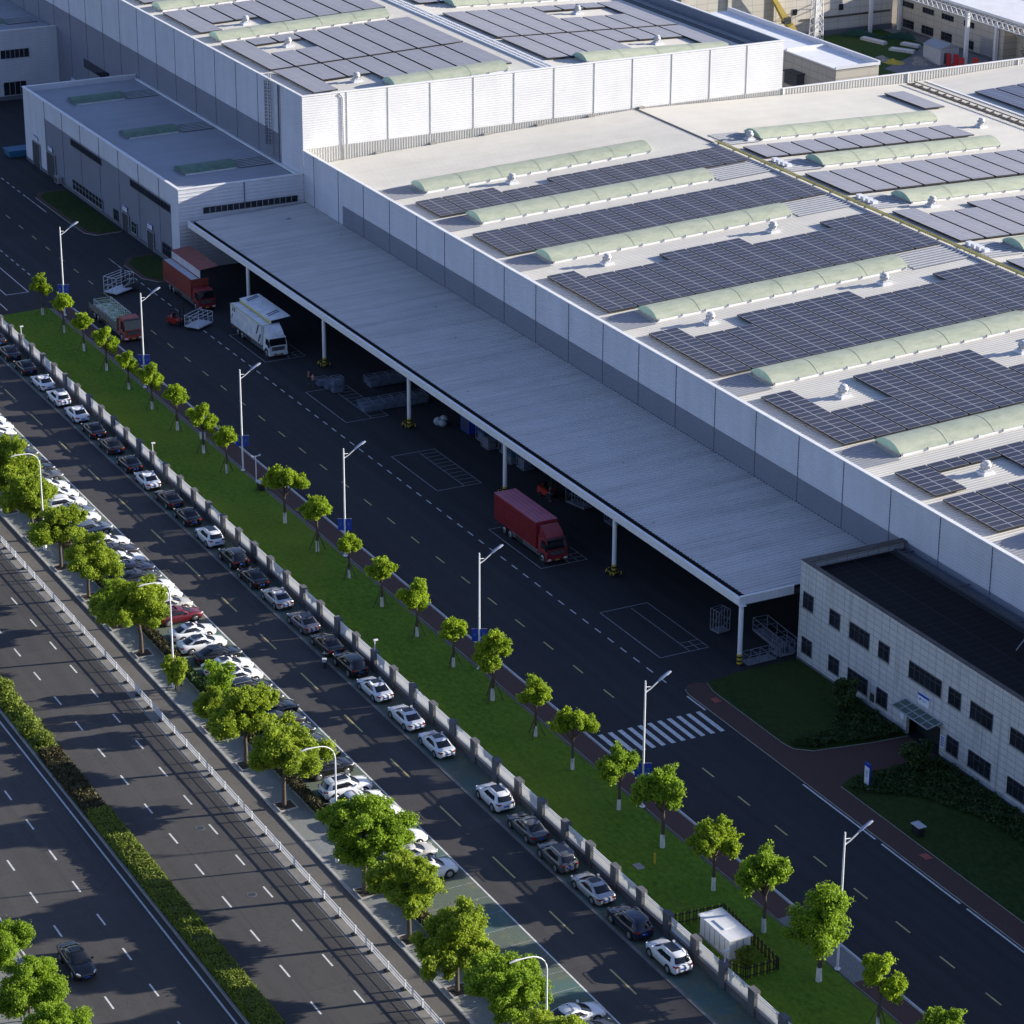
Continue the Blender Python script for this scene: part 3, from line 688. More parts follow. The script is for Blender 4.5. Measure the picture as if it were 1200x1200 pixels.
# ---- low annex in front of the tall hall
XA, YA = -115.0, 30.0
ann = thing('annex_building', 'low grey and white metal annex with strip windows beside the dock canopy', 'annex')
b = MB()
wall_x(b, -180.9, -171, 0, 11.45, YA, 'white_panel_shade'); wall_x(b, -171, -118, 8.65, 11.45, YA, 'white_panel_shade'); wall_x(b, -171, -118, 0, 8.65, YA, 'grey_panel'); wall_x(b, -118, XA, 0, 11.45, YA, 'white_panel_shade')
for i in range(7): x = -171 + i * 8.1; b.box(x - .06, x + .06, YA - .06, YA, 0, 11.44, 'seam')
b.box(-180.9, XA, YA - .12, YA - .031, 0, .45, 'plinth'); b.box(-180.7, XA - .2, YA + .01, YA + .2, 0, 11.4, 'white_sheet')
b.build('front_wall', ann)
b = MB(); wall_y(b, YA, YW - .01, 0, 11.45, XA, 'white_panel_shade', .5, .05); b.box(XA - .2, XA - .01, YA + .2, YW - .02, 0, 11.4, 'white_sheet'); b.box(XA + .005, XA + .09, 39.6, 39.75, 8.4, 11.44, 'seam'); b.build('side_wall', ann)
b = MB(); b.box(-181.1, -180.9, YA, YW - .01, 0, 11.45, 'white_panel_shade'); b.build('rear_wall', ann)
b = MB(); b.box(-181.2, XA + .1, YA - .12, YA + .35, 11.45, 11.58, 'cap'); b.box(XA - .3, XA + .1, YA + .35, YW - .02, 11.45, 11.58, 'cap'); b.box(-181.2, -180.85, YA + .35, YW - .02, 11.45, 11.58, 'cap'); b.build('parapet_cap', ann)
za = lambda y: 10.55 + (y - 30) * .012
b = MB(); roof_y(b, -180.85, XA - .25, [YA + .22, YW - .05], za, 'annex_sheet', .5, .04); b.box(-180, XA - .4, YW - .5, YW - .1, 10.9, 11.15, 'cap'); b.build('roof', ann)
for f in (-169.2, -146.5, -124.2):
    skylight(ann, f, 34.5, 42.6, za, 4.2, .55, .3, 'fibre_old', 'fibre_old')
    bare(ann, f - 4.4, f + .2, 42.9, 47.9, za, 'plinth')
window_x(ann, -159, -145.9, 7.45, 8.4, YA - .04, 11, 0, 'frame_dark'); window_x(ann, -158.9, -146, .75, 2.3, YA - .13, 9, .45, 'frame_light')
window_x(ann, -133.7, -118.2, 7.45, 8.4, YA - .04, 13, 0, 'frame_dark')
window_x(ann, -141.1, -139.5, .7, 2.2, YA - .13, 2, .4); window_x(ann, -133.8, -131.8, .7, 2.3, YA - .13, 2, .4, 'frame_light'); window_x(ann, -121.5, -118.4, .8, 2.4, YA - .13, 3, .4)
door_x(ann, -177.2, -173.9, 3.9, YA - .12); door_x(ann, -170.5, -166.8, 3.8, YA - .12); door_x(ann, -137.5, -134.9, 2.7, YA - .12); door_x(ann, -127.4, -125, 2.7, YA - .12)
window_y(ann, 33.6, 47.5, 7.75, 8.5, XA + .05, 16)
b = MB(); b.box(-165.4, -163.8, YA - .9, YA - .13, .3, 1.3, 'steel'); b.box(-165.2, -164, YA - .92, YA - .9, .4, 1.2, 'dark_steel'); b.build('air_unit', ann)

# ---- second annex further left
an2 = thing('annex_building', 'pale metal annex at the left picture edge, beyond the grey and white annex', 'annex')
b = MB(); wall_x(b, -300, -219, 0, 11.6, YA, 'white_panel_shade'); b.build('front_wall', an2)
b = MB(); wall_y(b, YA, YW - .01, 0, 11.8, -219, 'white_panel_shade'); b.box(-219.3, -219.02, YA + .05, YW - .03, 0, 11.7, 'white_sheet'); b.box(-219, -218.9, YA, YW - .02, 0, .7, 'plinth'); b.build('side_wall', an2)
b = MB(); b.box(-300, -218.9, YA - .1, YA + .3, 11.6, 11.75, 'cap'); b.box(-219.3, -218.9, YA + .3, YW - .02, 11.8, 11.93, 'cap'); b.build('parapet_cap', an2)
b = MB(); roof_y(b, -300, -219.3, [YA + .2, YW - .05], lambda y: 11.1 + (y - 30) * .01, 'annex_sheet', .5, .04); b.build('roof', an2)
skylight(an2, -226, 34.5, 42, lambda y: 11.1 + (y - 30) * .01, 4.2, .5, .3, 'fibre_old', 'fibre_old')
bare(an2, -230.4, -225.8, 42.3, 47.6, lambda y: 11.1 + (y - 30) * .01, 'plinth')
window_y(an2, 38.6, 43.4, 7.2, 8.5, -218.96, 6); window_y(an2, 38.8, 42.6, .9, 3.0, -218.96, 4); window_y(an2, 32, 36.5, 7.2, 8.5, -218.96, 6)

# ---- dock canopy
can = thing('dock_canopy', 'long ribbed metal loading canopy on white columns along the hall', 'canopy')
zc = lambda y: 6.95 + (y - 31.2) * .032
XC0, XC1 = -114.3, 27.4
b = MB(); roof_y(b, XC0, XC1 - .15, [31.95, YW - .08], zc, 'canopy_sheet', .60, .085); b.build('roof', can)
b = MB(); b.box(XC0, XC1, 30.95, 31.12, 6.3, 7.05, 'white_paint'); b.box(XC0, XC1, 30.90, 31.2, 7.05, 7.12, 'cap'); vwall_y(b, 31.13, 37.1, 6.35, 7.18, XC1, 'white_panel_shade', .3, .03); b.box(XC1 - .15, XC1 + .06, 31.13, 37.1, 7.18, 7.28, 'cap'); b.build('fascia', can)
b = MB(); b.box(XC0, XC1 - .2, 31.2, 31.9, 6.6, 6.7, 'dark'); b.box(XC0, XC1 - .2, 31.9, 31.95, 6.6, 6.98, 'dark'); b.build('gutter', can)
b = MB()
for k in range(7):
    x = 27.0 - 24.25 * k; b.box(x - .12, x + .12, 31.6, 48.4, 6.15, 6.75, 'dark_steel')
for y in (34, 37, 40, 43, 46): b.box(XC0 + .1, XC1 - .3, y - .06, y + .06, zc(y) - .28, zc(y) - .08, 'dark_steel')
b.build('beams', can)
for k in range(7):
    x = 27.3 - 24.25 * k
    b = MB(); b.tube([(x, 31.3, 0), (x, 31.3, 6.35)], .24, 'white_paint', 10); b.box(x - .4, x + .4, 30.95, 31.65, 6.28, 6.33, 'white_paint'); c = b.build('column', can)
    g = MB()
    for i in range(6): g.cyl((x, 31.3, .02 + i * .2), .27, .27, .2, 'hazard_yellow' if i % 2 else 'black_trim', 12)
    g.build('column_guard', c)
    if k:                                     # striped barrier hoops round the inner columns
        for dx, dy in ((-.7, 0), (.7, 0), (0, -.7)):
            g = MB()
            for sg in range(6):
                p = lambda t: (x + dx + (-.45 + .9 * t) * (dy != 0), 31.3 + dy + (-.45 + .9 * t) * (dx != 0), .62)
                g.tube([p(sg / 6), p((sg + 1) / 6)], .06, 'hazard_yellow' if sg % 2 else 'black_trim', 6)
            for t in (0, 1):
                q0 = (x + dx + (-.45 + .9 * t) * (dy != 0), 31.3 + dy + (-.45 + .9 * t) * (dx != 0))
                g.tube([(*q0, 0), (*q0, .31)], .06, 'black_trim', 6); g.tube([(*q0, .31), (*q0, .62)], .06, 'hazard_yellow', 6)
            g.build('column_barrier', c)

# ---- office
off = thing('office_building', 'two-storey tile-clad office with black roof at the end of the canopy', 'office')
YO, XO, ZO = 37.0, 28.6, 10.35
b = MB(); b.box(XO, 46.6, YO, YO + .35, 0, ZO, 'tile_wall'); b.box(51.7, 150, YO, YO + .35, 0, ZO, 'tile_wall'); b.box(46.6, 51.7, YO, YO + .35, 2.9, ZO, 'tile_wall')
b.build('front_wall', off)
b = MB(); b.box(XO, XO + .35, YO + .35, YW - .05, 0, ZO, 'tile_side'); b.build('side_wall', off)
b = MB(); b.box(XO - .02, 46.55, YO - .06, YO - .002, 0, .35, 'plinth'); b.box(51.75, 150, YO - .06, YO - .002, 0, .35, 'plinth'); b.build('plinth', off)
b = MB(); b.box(XO - .03, 150, YO - .03, YO + .45, ZO, ZO + .09, 'office_roof_edge'); b.box(XO - .03, XO + .9, YO + .45, YW - .05, ZO, ZO + .07, 'office_roof_edge'); b.build('parapet_cap', off)
b = MB(); b.box(XO + .35, 150, YO + .35, YW - .05, 9.3, 9.45, 'office_roof_edge'); b.box(XO + .9, 150, YW - 1.6, YW - 1.3, 9.45, 9.9, 'frame_dark'); b.box(XO + .9, 150, YW - 1.25, YW - .1, 9.46, 9.5, 'plinth')
for i in range(12): b.box(XO + 2 + 9 * i, XO + 2.1 + 9 * i, YW - 1.5, YW - .1, 9.8, 9.9, 'frame_dark')
b.tube([(52, 45.9, 10.5), (54.4, 42.6, 10.5)], .05, 'steel', 5)
b.build('roof', off)
for x0, x1, nv in ((29.3, 30.9, 2), (33.8, 35.4, 2), (37.1, 40.2, 4), (41.8, 43.4, 2), (46.6, 51.4, 6), (52.6, 54.3, 2), (55.8, 58.9, 4), (61.5, 64.6, 4), (66, 67.6, 2), (70, 74.8, 6)): window_x(off, x0, x1, 5.85, 7.35, YO, nv, .3)
for x0, x1, nv in ((29.4, 31, 2), (34, 35.6, 2), (37.2, 40.3, 4), (41.9, 43.5, 2), (52.8, 54.4, 2), (56, 59.1, 4), (61.6, 64.7, 4), (66, 67.6, 2)): window_x(off, x0, x1, 1.2, 2.72, YO, nv, .3)
b = MB(); b.box(40.85, 41.5, YO - .05, YO - .002, .95, 1.75, 'dark_steel'); b.build('vent_grille', off)
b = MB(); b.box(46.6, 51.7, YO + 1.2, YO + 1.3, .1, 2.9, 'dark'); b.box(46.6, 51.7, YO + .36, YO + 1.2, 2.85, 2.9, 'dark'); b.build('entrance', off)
b = MB()
for i in range(6): x = 46.4 + i * 1.1; b.bar((x, YO, 3.55), (x, YO - 1.6, 3.24), .09, 'frame_light')
b.bar((46.4, YO - 1.6, 3.24), (51.9, YO - 1.6, 3.24), .1, 'frame_light'); b.bar((46.4, YO - .05, 3.55), (51.9, YO - .05, 3.55), .1, 'frame_light'); b.bar((46.4, YO - .85, 3.385), (51.9, YO - .85, 3.385), .07, 'frame_light')
cn = b.build('entrance_canopy', off)
g = MB(); g.quad((46.42, YO - .05, 3.53), (51.88, YO - .05, 3.53), (51.88, YO - 1.58, 3.22), (46.42, YO - 1.58, 3.22), 'canopy_glass'); g.build('pane', cn)
b = MB(); b.box(48.3, 49.95, YO - .14, YO - .002, 4.05, 5.05, 'sign_white'); b.box(48.29, 49.96, YO - .15, YO - .14, 4.82, 5.05, 'blue_sign')
b.cyl((48.62, YO - .155, 4.5), .13, .13, .012, 'blue_sign', 12, 'y'); b.box(48.85, 49.6, YO - .15, YO - .14, 4.5, 4.58, 'sign_grey'); b.box(48.85, 49.45, YO - .15, YO - .14, 4.36, 4.42, 'sign_grey')
b.build('wall_sign', off)
b = MB(); b.box(51.9, 52.5, YO - .1, YO - .002, 1.2, 2.4, 'sign_white')
for i in range(4): b.box(52.0, 52.2, YO - .11, YO - .1, 1.4 + .25 * i, 1.55 + .25 * i, 'blue_sign'); b.box(52.25, 52.42, YO - .11, YO - .1, 1.4 + .25 * i, 1.55 + .25 * i, 'blue_sign')
b.build('notice_board', off)
b = MB(); b.box(45.7, 46.3, YO - .08, YO - .002, 1.3, 2.1, 'sign_white'); b.build('notice_board', off)

# ---- solar rows
MODX = 1.03
TABLE = {}
def table_mesh(n, mat):
    key = (n, mat)
    if key not in TABLE:
        b = MB(); w, h = n * MODX, 3.94
        b.box(0, w, 0, h, -.14, .05, 'solar_frame', mat)
        for i in range(0, n, 4): b.box(i * MODX + .2, i * MODX + .28, .3, .38, -.3, 0, 'steel'); b.box(i * MODX + .2, i * MODX + .28, h - .38, h - .3, -.3, 0, 'steel')
        me = b.build('solar_row'); TABLE[key] = me.data; bpy.data.objects.remove(me)
    return TABLE[key]
def solar_row(x0, x1, y, slope, z, mat, label, group, sc=.935):
    n = max(1, round((x1 - x0) / MODX))
    o = bpy.data.objects.new('solar_row', table_mesh(n, mat)); COL.objects.link(o)
    o.location = (x0, y, z + .36); o.rotation_euler = (math.atan(slope), 0, 0); o.scale = ((x1 - x0) / (n * MODX), sc if mat == 'solar' else .90, 1)
    tag(o, label, 'solar panel', group)
P = 3.93
def rows(bands, fans, y0, n, fz, slope, mat, text, group):
    for bi, (xa, xb, ymax) in enumerate(bands):
        for k in range(n):
            y = y0 + P * k
            if y + 3.7 > ymax: continue
            segs = [(xa, xb)]
            for fx, fy in fans:
                if fy - 4.6 < y + 1.9 < fy + 5.0:
                    out = []
                    for s0, s1 in segs:
                        if s0 - 3 < fx < s1 + 3:
                            if fx - 2.3 - s0 > 1.8: out.append((s0, fx - 2.3))
                            if s1 - (fx + 3.7) > 1.8: out.append((fx + 3.7, s1))
                        else: out.append((s0, s1))
                    segs = out
            for si, (s0, s1) in enumerate(segs):
                extra = '' if len(segs) == 1 else (', beyond its fan' if si == 0 else ', before its fan')
                solar_row(s0, s1, y, slope, fz(y), mat, text % (ORD[k + 1], ORD[len(bands) - bi] if False else ORD[bi + 1]) + extra, group)
rows([(-90, -82.4, 101), (-73.4, -63.4, 101), (-53.4, -38.0, 101), (-29.0, -13.1, 101), (-5.2, 10.7, 101), (19.6, 26.5, 101), (27.7, 36.6, 101), (46, 60, 101)], NEAR_FAN, 53.75, 12, zr, .042, 'solar',
     '%s dark blue solar row from eave, %s bay from tall hall', 'dark blue solar rows on the near slope')
rows([(-88.6, -82.4, 149), (-73, -62.0, 149), (-52.6, -37.8, 149), (-28.6, -13.8, 149), (-4.5, 10, 149)], FAR_FAN, 103.6, 11, zr, -.026, 'solar_sky_sheen',
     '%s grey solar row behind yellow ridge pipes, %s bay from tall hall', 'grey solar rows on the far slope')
rows([(-109, -98.5, 149)], [], 141.5, 1, zr, -.026, 'solar_sky_sheen', '%s grey solar row alone beside the valley gutter, %s bay', 'grey solar rows on the far slope')
rows([(-104, -84, 230), (-80, -64, 230)], [], 154.6, 7, zr, .03, 'solar_mid', '%s blue solar row beyond the valley gutter, %s block from the white parapet', 'blue solar rows beyond the valley gutter')
TB = [(-228, -211.8), (-204, -187.6), (-179.6, -163.4), (-155.2, -136.2), (-135.4, -120.6)]
TF = [(-166.1, 61.5), (-149.1, 61.3), (-124.3, 61.1), (-149.4, 110.8), (-125.6, 111.3)]
rows([(a, c, 87) for a, c in TB], TF, 53.0, 9, zt, .034, 'solar_sky_sheen', '%s grey solar row from tall hall eave, %s bay from left', 'grey solar rows on the tall hall, near slope')
rows([(a, c, 123) for a, c in TB], TF, 90.0, 9, zt, -.034, 'solar_sky_sheen', '%s grey solar row behind tall hall ridge, %s bay from left', 'grey solar rows on the tall hall, far slope')
for k in range(2):
    b = MB(); n = 110; b.box(0, n * MODX, 0, 3.94, 0, .05, 'frame_dark', 'solar_black'); o = b.build('solar_row'); o.location = (29.7, 37.9 + 4.25 * k, 9.72); o.scale = (1, 1.07, 1)
    tag(o, ['black solar row at the front edge of the office roof', 'black solar row at the back of the office roof, next to the hall wall'][k], 'solar panel', 'black solar rows on the office roof')
# ------------------------------------------------------------------ vegetation
class Leaves:
    def __init__(s, seed): s.q = []; s.t = []; s.g = np.random.default_rng(seed)
    def cloud(s, P, N, size, asp=1.5, jit=.7, tint=None):
        """quads at P facing roughly N"""
        g = s.g; n = len(P)
        Nn = N + g.normal(0, jit, (n, 3)); Nn /= np.linalg.norm(Nn, axis=1)[:, None] + 1e-9
        T = np.cross(Nn, g.normal(0, 1, (n, 3))); T /= np.linalg.norm(T, axis=1)[:, None] + 1e-9
        B = np.cross(Nn, T); sz = size * g.uniform(.6, 1.35, n)[:, None]
        a, b = T * sz * asp * .5, B * sz * .5
        s.q.append(np.stack([P - a, P - b * .9 + a * .1, P + a, P + b * .9 + a * .1], 1).reshape(-1, 3))
        s.t.append(tint if tint is not None else g.uniform(0, 1, n))
    def blob(s, c, r, n, size, squash=.85, core=.55, **k):
        g = s.g; d = g.normal(0, 1, (n, 3)); d /= np.linalg.norm(d, axis=1)[:, None]
        rr = r * (core + (1 - core) * g.uniform(0, 1, n) ** .5) * (1 + .17 * g.normal(0, 1, n))
        P = np.array(c) + d * rr[:, None] * np.array([1, 1, squash])
        s.cloud(P, d + np.array([0, 0, .35]), size, tint=np.clip(g.normal(.5, .22, n), 0, 1), **k)
    def build(s, name, mat, parent=None):
        V = np.concatenate(s.q); t = np.concatenate(s.t); n = len(V) // 4
        me = bpy.data.meshes.new(name); me.vertices.add(n * 4); me.vertices.foreach_set('co', V.astype(np.float32).ravel())
        me.loops.add(n * 4); me.loops.foreach_set('vertex_index', np.arange(n * 4, dtype=np.int32))
        me.polygons.add(n); me.polygons.foreach_set('loop_start', np.arange(0, n * 4, 4, dtype=np.int32)); me.polygons.foreach_set('loop_total', np.full(n, 4, np.int32))
        me.materials.append(MT[mat]); at = me.attributes.new('tint', 'FLOAT', 'FACE'); at.data.foreach_set('value', t.astype(np.float32))
        me.update(); me.validate()
        o = bpy.data.objects.new(name, me); COL.objects.link(o)
        if parent: o.parent = parent
        return o

def make_tree(name, seed, H, cw, ch, trunk_r, nblob, leaf, nleaf, mat, lime=True, stakes=False, lean=0.):
    """tree with tapered trunk, limbs and a clumped crown. H = height of the crown centre, cw/ch crown half width/height"""
    rr = random.Random(seed); root = thing(name, 'tree', 'tree')
    b = MB(); base = H - ch * .75
    top = (lean * .8, lean * .3, H + ch * .2)
    b.tube([(0, 0, -.1), (.02, 0, base * .5), (lean * .4, lean * .1, base), top], [trunk_r * 1.25, trunk_r, trunk_r * .8, trunk_r * .3], 'wood', 8)
    L = Leaves(seed); blobs = []; g = L.g
    nl = max(5, nblob // 6)                            # main lobes, each on a limb, each carrying smaller clumps
    for i in range(nl):
        t = 2 * PI * i / nl + rr.uniform(-.5, .5); q = rr.uniform(.36, .66) if i else .1
        lc = (cw * q * math.cos(t), cw * q * math.sin(t), ch * (rr.uniform(-.62, .32) if i else rr.uniform(.35, .6)))
        lr = rr.uniform(.38, .54)
        b.tube([(lean * .4, lean * .1, base - .15), (lc[0] * .45 + lean * .4, lc[1] * .45, base + (lc[2] + H - base) * .45), (lc[0] + lean * .8, lc[1] + lean * .3, lc[2] + H)], [trunk_r * .6, trunk_r * .4, trunk_r * .15], 'wood', 5, caps=False)
        for k in range(rr.randint(8, 12)):
            t2 = rr.uniform(0, 2 * PI); u = rr.uniform(-.85, 1); m = math.sqrt(max(0, 1 - u * u)); d = rr.uniform(.55, 1.05)
            p = (lc[0] + cw * lr * d * m * math.cos(t2), lc[1] + cw * lr * d * m * math.sin(t2), lc[2] + ch * lr * d * u)
            blobs.append((p, rr.uniform(.17, .31) * min(cw, ch)))
        blobs.append((lc, .3 * min(cw, ch)))
    tot = sum(r * r for _, r in blobs)
    for p, r in blobs:
        c = (p[0] + lean * .8, p[1] + lean * .3, p[2] + H)
        L.blob(c, r, int(nleaf * 1.25 * r * r / tot), leaf, core=.08, jit=.85)
    n = int(nleaf * .05)                               # twigs and sprays that break the outline
    for p, r in [blobs[rr.randrange(len(blobs))] for _ in range(14)]:
        d = g.normal(0, 1, 3); d /= np.linalg.norm(d); d[2] = abs(d[2]) * .6
        tt = g.uniform(.6, 2.0, n // 14)[:, None]
        L.cloud(np.array(p) + np.array([lean * .8, lean * .3, H]) + d * r * tt + g.normal(0, r * .22, (n // 14, 3)), np.tile(d, (n // 14, 1)), leaf, tint=g.uniform(.3, 1, n // 14))
    b.build('trunk', root)
    if lime: w = MB(); w.tube([(0, 0, .0), (0, 0, .95)], [trunk_r * 1.36, trunk_r * 1.15], 'lime', 9); w.build('lime_wash', root)
    if stakes:
        for k in range(3):
            t = 2.1 * k + .4; s = MB(); s.bar((.75 * math.cos(t), .75 * math.sin(t), 0), (.1 * math.cos(t), .1 * math.sin(t), 1.6), .06, 'wood'); s.build('stake', root)
    L.build('crown', mat, root)
    return root
protos = {
    'a': make_tree('lawn_tree', 3, 3.65, 1.35, 1.15, .11, 13, .12, 8600, 'leaf_yellow', True, True),
    'b': make_tree('lawn_tree', 5, 3.75, 1.55, 1.45, .12, 17, .12, 11000, 'leaf_lawn', True, True),
    'c': make_tree('lawn_tree', 8, 3.9, 1.45, 1.75, .12, 17, .12, 10500, 'leaf_yellow', True, True),
    'd': make_tree('lawn_tree', 14, 3.9, 2.0, 1.8, .14, 24, .125, 17000, 'leaf_green', True),
    'e': make_tree('lawn_tree', 21, 4.2, 2.15, 2.2, .15, 28, .125, 20000, 'leaf_green', True),
    'f': make_tree('lawn_tree', 27, 3.6, 1.7, 1.5, .12, 19, .12, 12000, 'leaf_lawn', True),
}
KIND = {'a': ('small yellow-green', 'with stakes'), 'b': ('round green', 'with stakes'), 'c': ('tall yellow-green', 'with stakes'), 'd': ('big dense green', ''), 'e': ('large bright green', ''), 'f': ('spreading olive green', '')}
seq = [(-104.76, 'b', .95, 3.3), (-96.45, 'a', 1, 3.6), (-88.55, 'a', .95, 3.8), (-80.2, 'c', .95, 0), (-72.5, 'c', .85, 0), (-64.67, 'c', .95, 0), (-56.6, 'a', 1.1, 0), (-48.3, 'c', 1., 0),
       (-41.3, 'a', 1.05, 0), (-24.95, 'f', 1.15, 0), (-16.2, 'a', 1.15, 0), (-8.4, 'a', .95, 0), (-.4, 'a', 1.05, 0), (7.6, 'c', 1.05, 0), (15.4, 'a', 1.0, 0), (23.5, 'b', 1.25, 0), (31.8, 'b', 1.05, 0),
       (39.0, 'f', 1.05, 0), (47.35, 'd', .92, 0), (54.75, 'd', 1.12, 0), (62.8, 'f', 1.08, 0), (70.2, 'd', 1.1, 0), (78.3, 'e', 1.12, 0), (86.0, 'c', 1.05, 0), (94.3, 'd', 1, 0), (102, 'f', 1, 0)]
used = set()
for i, (x, k, s, _) in enumerate(seq):
    o = protos[k] if k not in used else dup(protos[k]); used.add(k)
    o.location = (x, 6.7 + rnd.uniform(-.12, .12), .12); o.rotation_euler.z = rnd.uniform(0, 6.28); s *= 1.04; o.scale = (s * rnd.uniform(.98, 1.1), s * rnd.uniform(.98, 1.1), s * rnd.uniform(1.0, 1.08) * (1.08 if x > 45 else 1))
    tag(o, '%s tree on the lawn strip, %s counted from the far entrance' % (KIND[k][0], ORD[i + 1]), 'tree', 'trees along the lawn strip')
big = {
    'a': make_tree('street_tree', 101, 5.6, 3.3, 2.5, .17, 50, .155, 36000, 'leaf_big', False, lean=.5),
    'b': make_tree('street_tree', 102, 5.0, 2.8, 2.2, .16, 42, .155, 29000, 'leaf_big', False),
    'c': make_tree('street_tree', 103, 5.6, 3.4, 2.6, .18, 52, .155, 39000, 'leaf_green', False),
}
bseq = [(-41.2, 'a', .95), (-32.9, 'a', .88), (-24.1, 'b', .92), (-15.75, 'a', .80), (-7.8, 'c', .55), (-.7, 'a', 1.0), (17.2, 'a', .45), (25.3, 'b', .98), (33.8, 'a', .92), (50.3, 'c', .92), (58.6, 'b', .98), (67.0, 'a', .86), (75.2, 'c', .82), (83.3, 'a', .85), (91.5, 'c', .9)]
bmat = {-.7: 'leaf_big', 75.2: 'leaf_green'}
used = set(); bi = 0
for x, k, s in bseq:
    o = big[k] if k not in used else dup(big[k]); used.add(k); bi += 1
    o.location = (x, -18.72, .13); o.rotation_euler.z = rnd.uniform(0, 6.28); s *= 1.08; o.scale = (s * rnd.uniform(.97, 1.08), s * rnd.uniform(.97, 1.08), s * rnd.uniform(.98, 1.06))
    tag(o, '%s street tree beside the car rows, %s from the far end' % ({'a': 'broad olive green', 'b': 'compact olive green', 'c': 'full bright green'}[k], ORD[bi]), 'tree', 'street trees beside the car rows')
    p = MB(); p.box(-.75, .75, -.75, .75, 0, .05, 'soil'); 
    for a0, a1, c0, c1 in ((-.85, .85, -.85, -.75), (-.85, .85, .75, .85), (-.85, -.75, -.75, .75), (.75, .85, -.75, .75)): p.box(a0, a1, c0, c1, 0, .12, 'kerb')
    q = p.build('tree_pit'); q.location = (x, -18.6, .13); tag(q, kind='structure')
for i, (x, y, s, k) in enumerate(((44.6, -50.8, .85, 'a'), (51.6, -50.6, .95, 'c'), (58.4, -49.6, .9, 'c'), (65.5, -49.8, .9, 'c'))):
    o = dup(big[k]); o.location = (x, y, .13); o.rotation_euler.z = rnd.uniform(0, 6.28); s *= .86; o.scale = (s, s, s * 1.05)
    tag(o, 'bright green roadside tree in the bottom left corner, %s along the pavement' % ORD[i + 1], 'tree', 'trees in the bottom left corner')
# saplings by the parked cars
def sapling(seed, H, w, mat):
    root = thing('sapling', 's', 'tree'); b = MB(); L = Leaves(seed); rr = random.Random(seed)
    for i in range(6):
        t = rr.uniform(0, 6.28); e = (w * .5 * math.cos(t), w * .5 * math.sin(t), H * rr.uniform(.7, 1)); b.tube([(0, 0, 0), (e[0] * .3, e[1] * .3, H * .45), e], [.05, .035, .012], 'wood', 5)
        L.blob((e[0], e[1], e[2] - .1), w * .3, 170, .22); L.blob((e[0] * .6, e[1] * .6, e[2] * .7), w * .33, 170, .22)
        L.blob((e[0] * .4, e[1] * .4, e[2] * .42), w * .3, 90, .22)
    b.build('trunk', root); L.build('crown', mat, root); return root
s1 = sapling(7, 3.6, 1.7, 'leaf_big'); s1.location = (8.1, -18.65, .13); tag(s1, 'thin staked sapling beside a white lamp post on the pavement', 'tree')
b = MB()
for k in range(3): t = 2.1 * k; b.bar((.9 * math.cos(t), .9 * math.sin(t), 0), (.1, 0, 1.7), .07, 'wood')
b.build('stake', s1)
s2 = sapling(9, 4.6, 2.2, 'leaf_green'); s2.location = (13.6, -16.5, .13); tag(s2, 'slender bright green sapling in the bed behind a white car', 'tree')
s3 = sapling(12, 3.0, 1.6, 'leaf_dim'); s3.location = (40.4, 34.6, .15); tag(s3, 'thin bare-branched young tree on the lawn by the office windows', 'tree')
s4 = sapling(15, 2.9, 2.0, 'leaf_dim'); s4.location = (52.9, 33.6, .15); tag(s4, 'rounded young tree in the bed right of the office entrance', 'tree')
# hedges
def hedge_box(L, x0, x1, y0, y1, z0, z1, dens, size, flat=.25):
    g = L.g; f = []
    def face(n, fn, nrm):
        n = int(n)
        if n < 1: return
        u, v = g.uniform(0, 1, (2, n)); P = fn(u, v) + g.normal(0, .06, (n, 3)); L.cloud(P, np.tile(np.array(nrm, float), (n, 1)), size, 1.3, flat * 2.2, np.clip(g.normal(.5, .25, n), 0, 1))
    dx, dy, dz = x1 - x0, y1 - y0, z1 - z0
    wav = lambda x: .07 * np.sin(x * 1.3) + .05 * np.sin(x * 3.7 + 1)
    face(dx * dy * dens, lambda u, v: np.stack([x0 + u * dx, y0 + v * dy, z1 - .16 * (abs(2 * v - 1) ** 6) + wav(x0 + u * dx)], 1), (0, 0, 1))
    for y, s in ((y0, -1), (y1, 1)): face(dx * dz * dens * .8, lambda u, v: np.stack([x0 + u * dx, y + s * .08 * np.sin(v * 3.1) + 0 * u, z0 + v * dz], 1), (0, s, .3))
    for x, s in ((x0, -1), (x1, 1)): face(dy * dz * dens * .8, lambda u, v: np.stack([x + 0 * u, y0 + u * dy, z0 + v * dz], 1), (s, 0, .3))
def core(parent, x0, x1, y0, y1, z0, z1): b = MB(); b.box(x0 + .12, x1 - .12, y0 + .12, y1 - .12, z0, z1 - .14, 'soil'); return b.build('stems', parent)
hd = thing('hedge', 'long clipped green hedge down the middle of the main road', 'hedge')
L = Leaves(31); hedge_box(L, 28.2, 110, -34.35, -32.65, .15, 1.02, 190, .14); L.build('foliage', 'leaf_hedge', hd); core(hd, 28.2, 110, -34.35, -32.65, .14, 1.05)
hb = thing('hedge', 'low brown and straggly stretch of hedge between round shrubs and clipped hedge', 'hedge')
L = Leaves(32); hedge_box(L, 15.2, 28.0, -34.4, -32.6, .15, .75, 110, .18, .5); L.build('foliage', 'leaf_brown', hb); core(hb, 15.2, 28.0, -34.4, -32.6, .14, .75)
hl = thing('hedge', 'low pale green planting around round shrubs in the far median', 'hedge')
L = Leaves(33); hedge_box(L, -60, 15, -34.3, -32.5, .15, .5, 90, .18, .5); L.build('foliage', 'leaf_hedge', hl); core(hl, -60, 15, -34.3, -32.5, .14, .5)
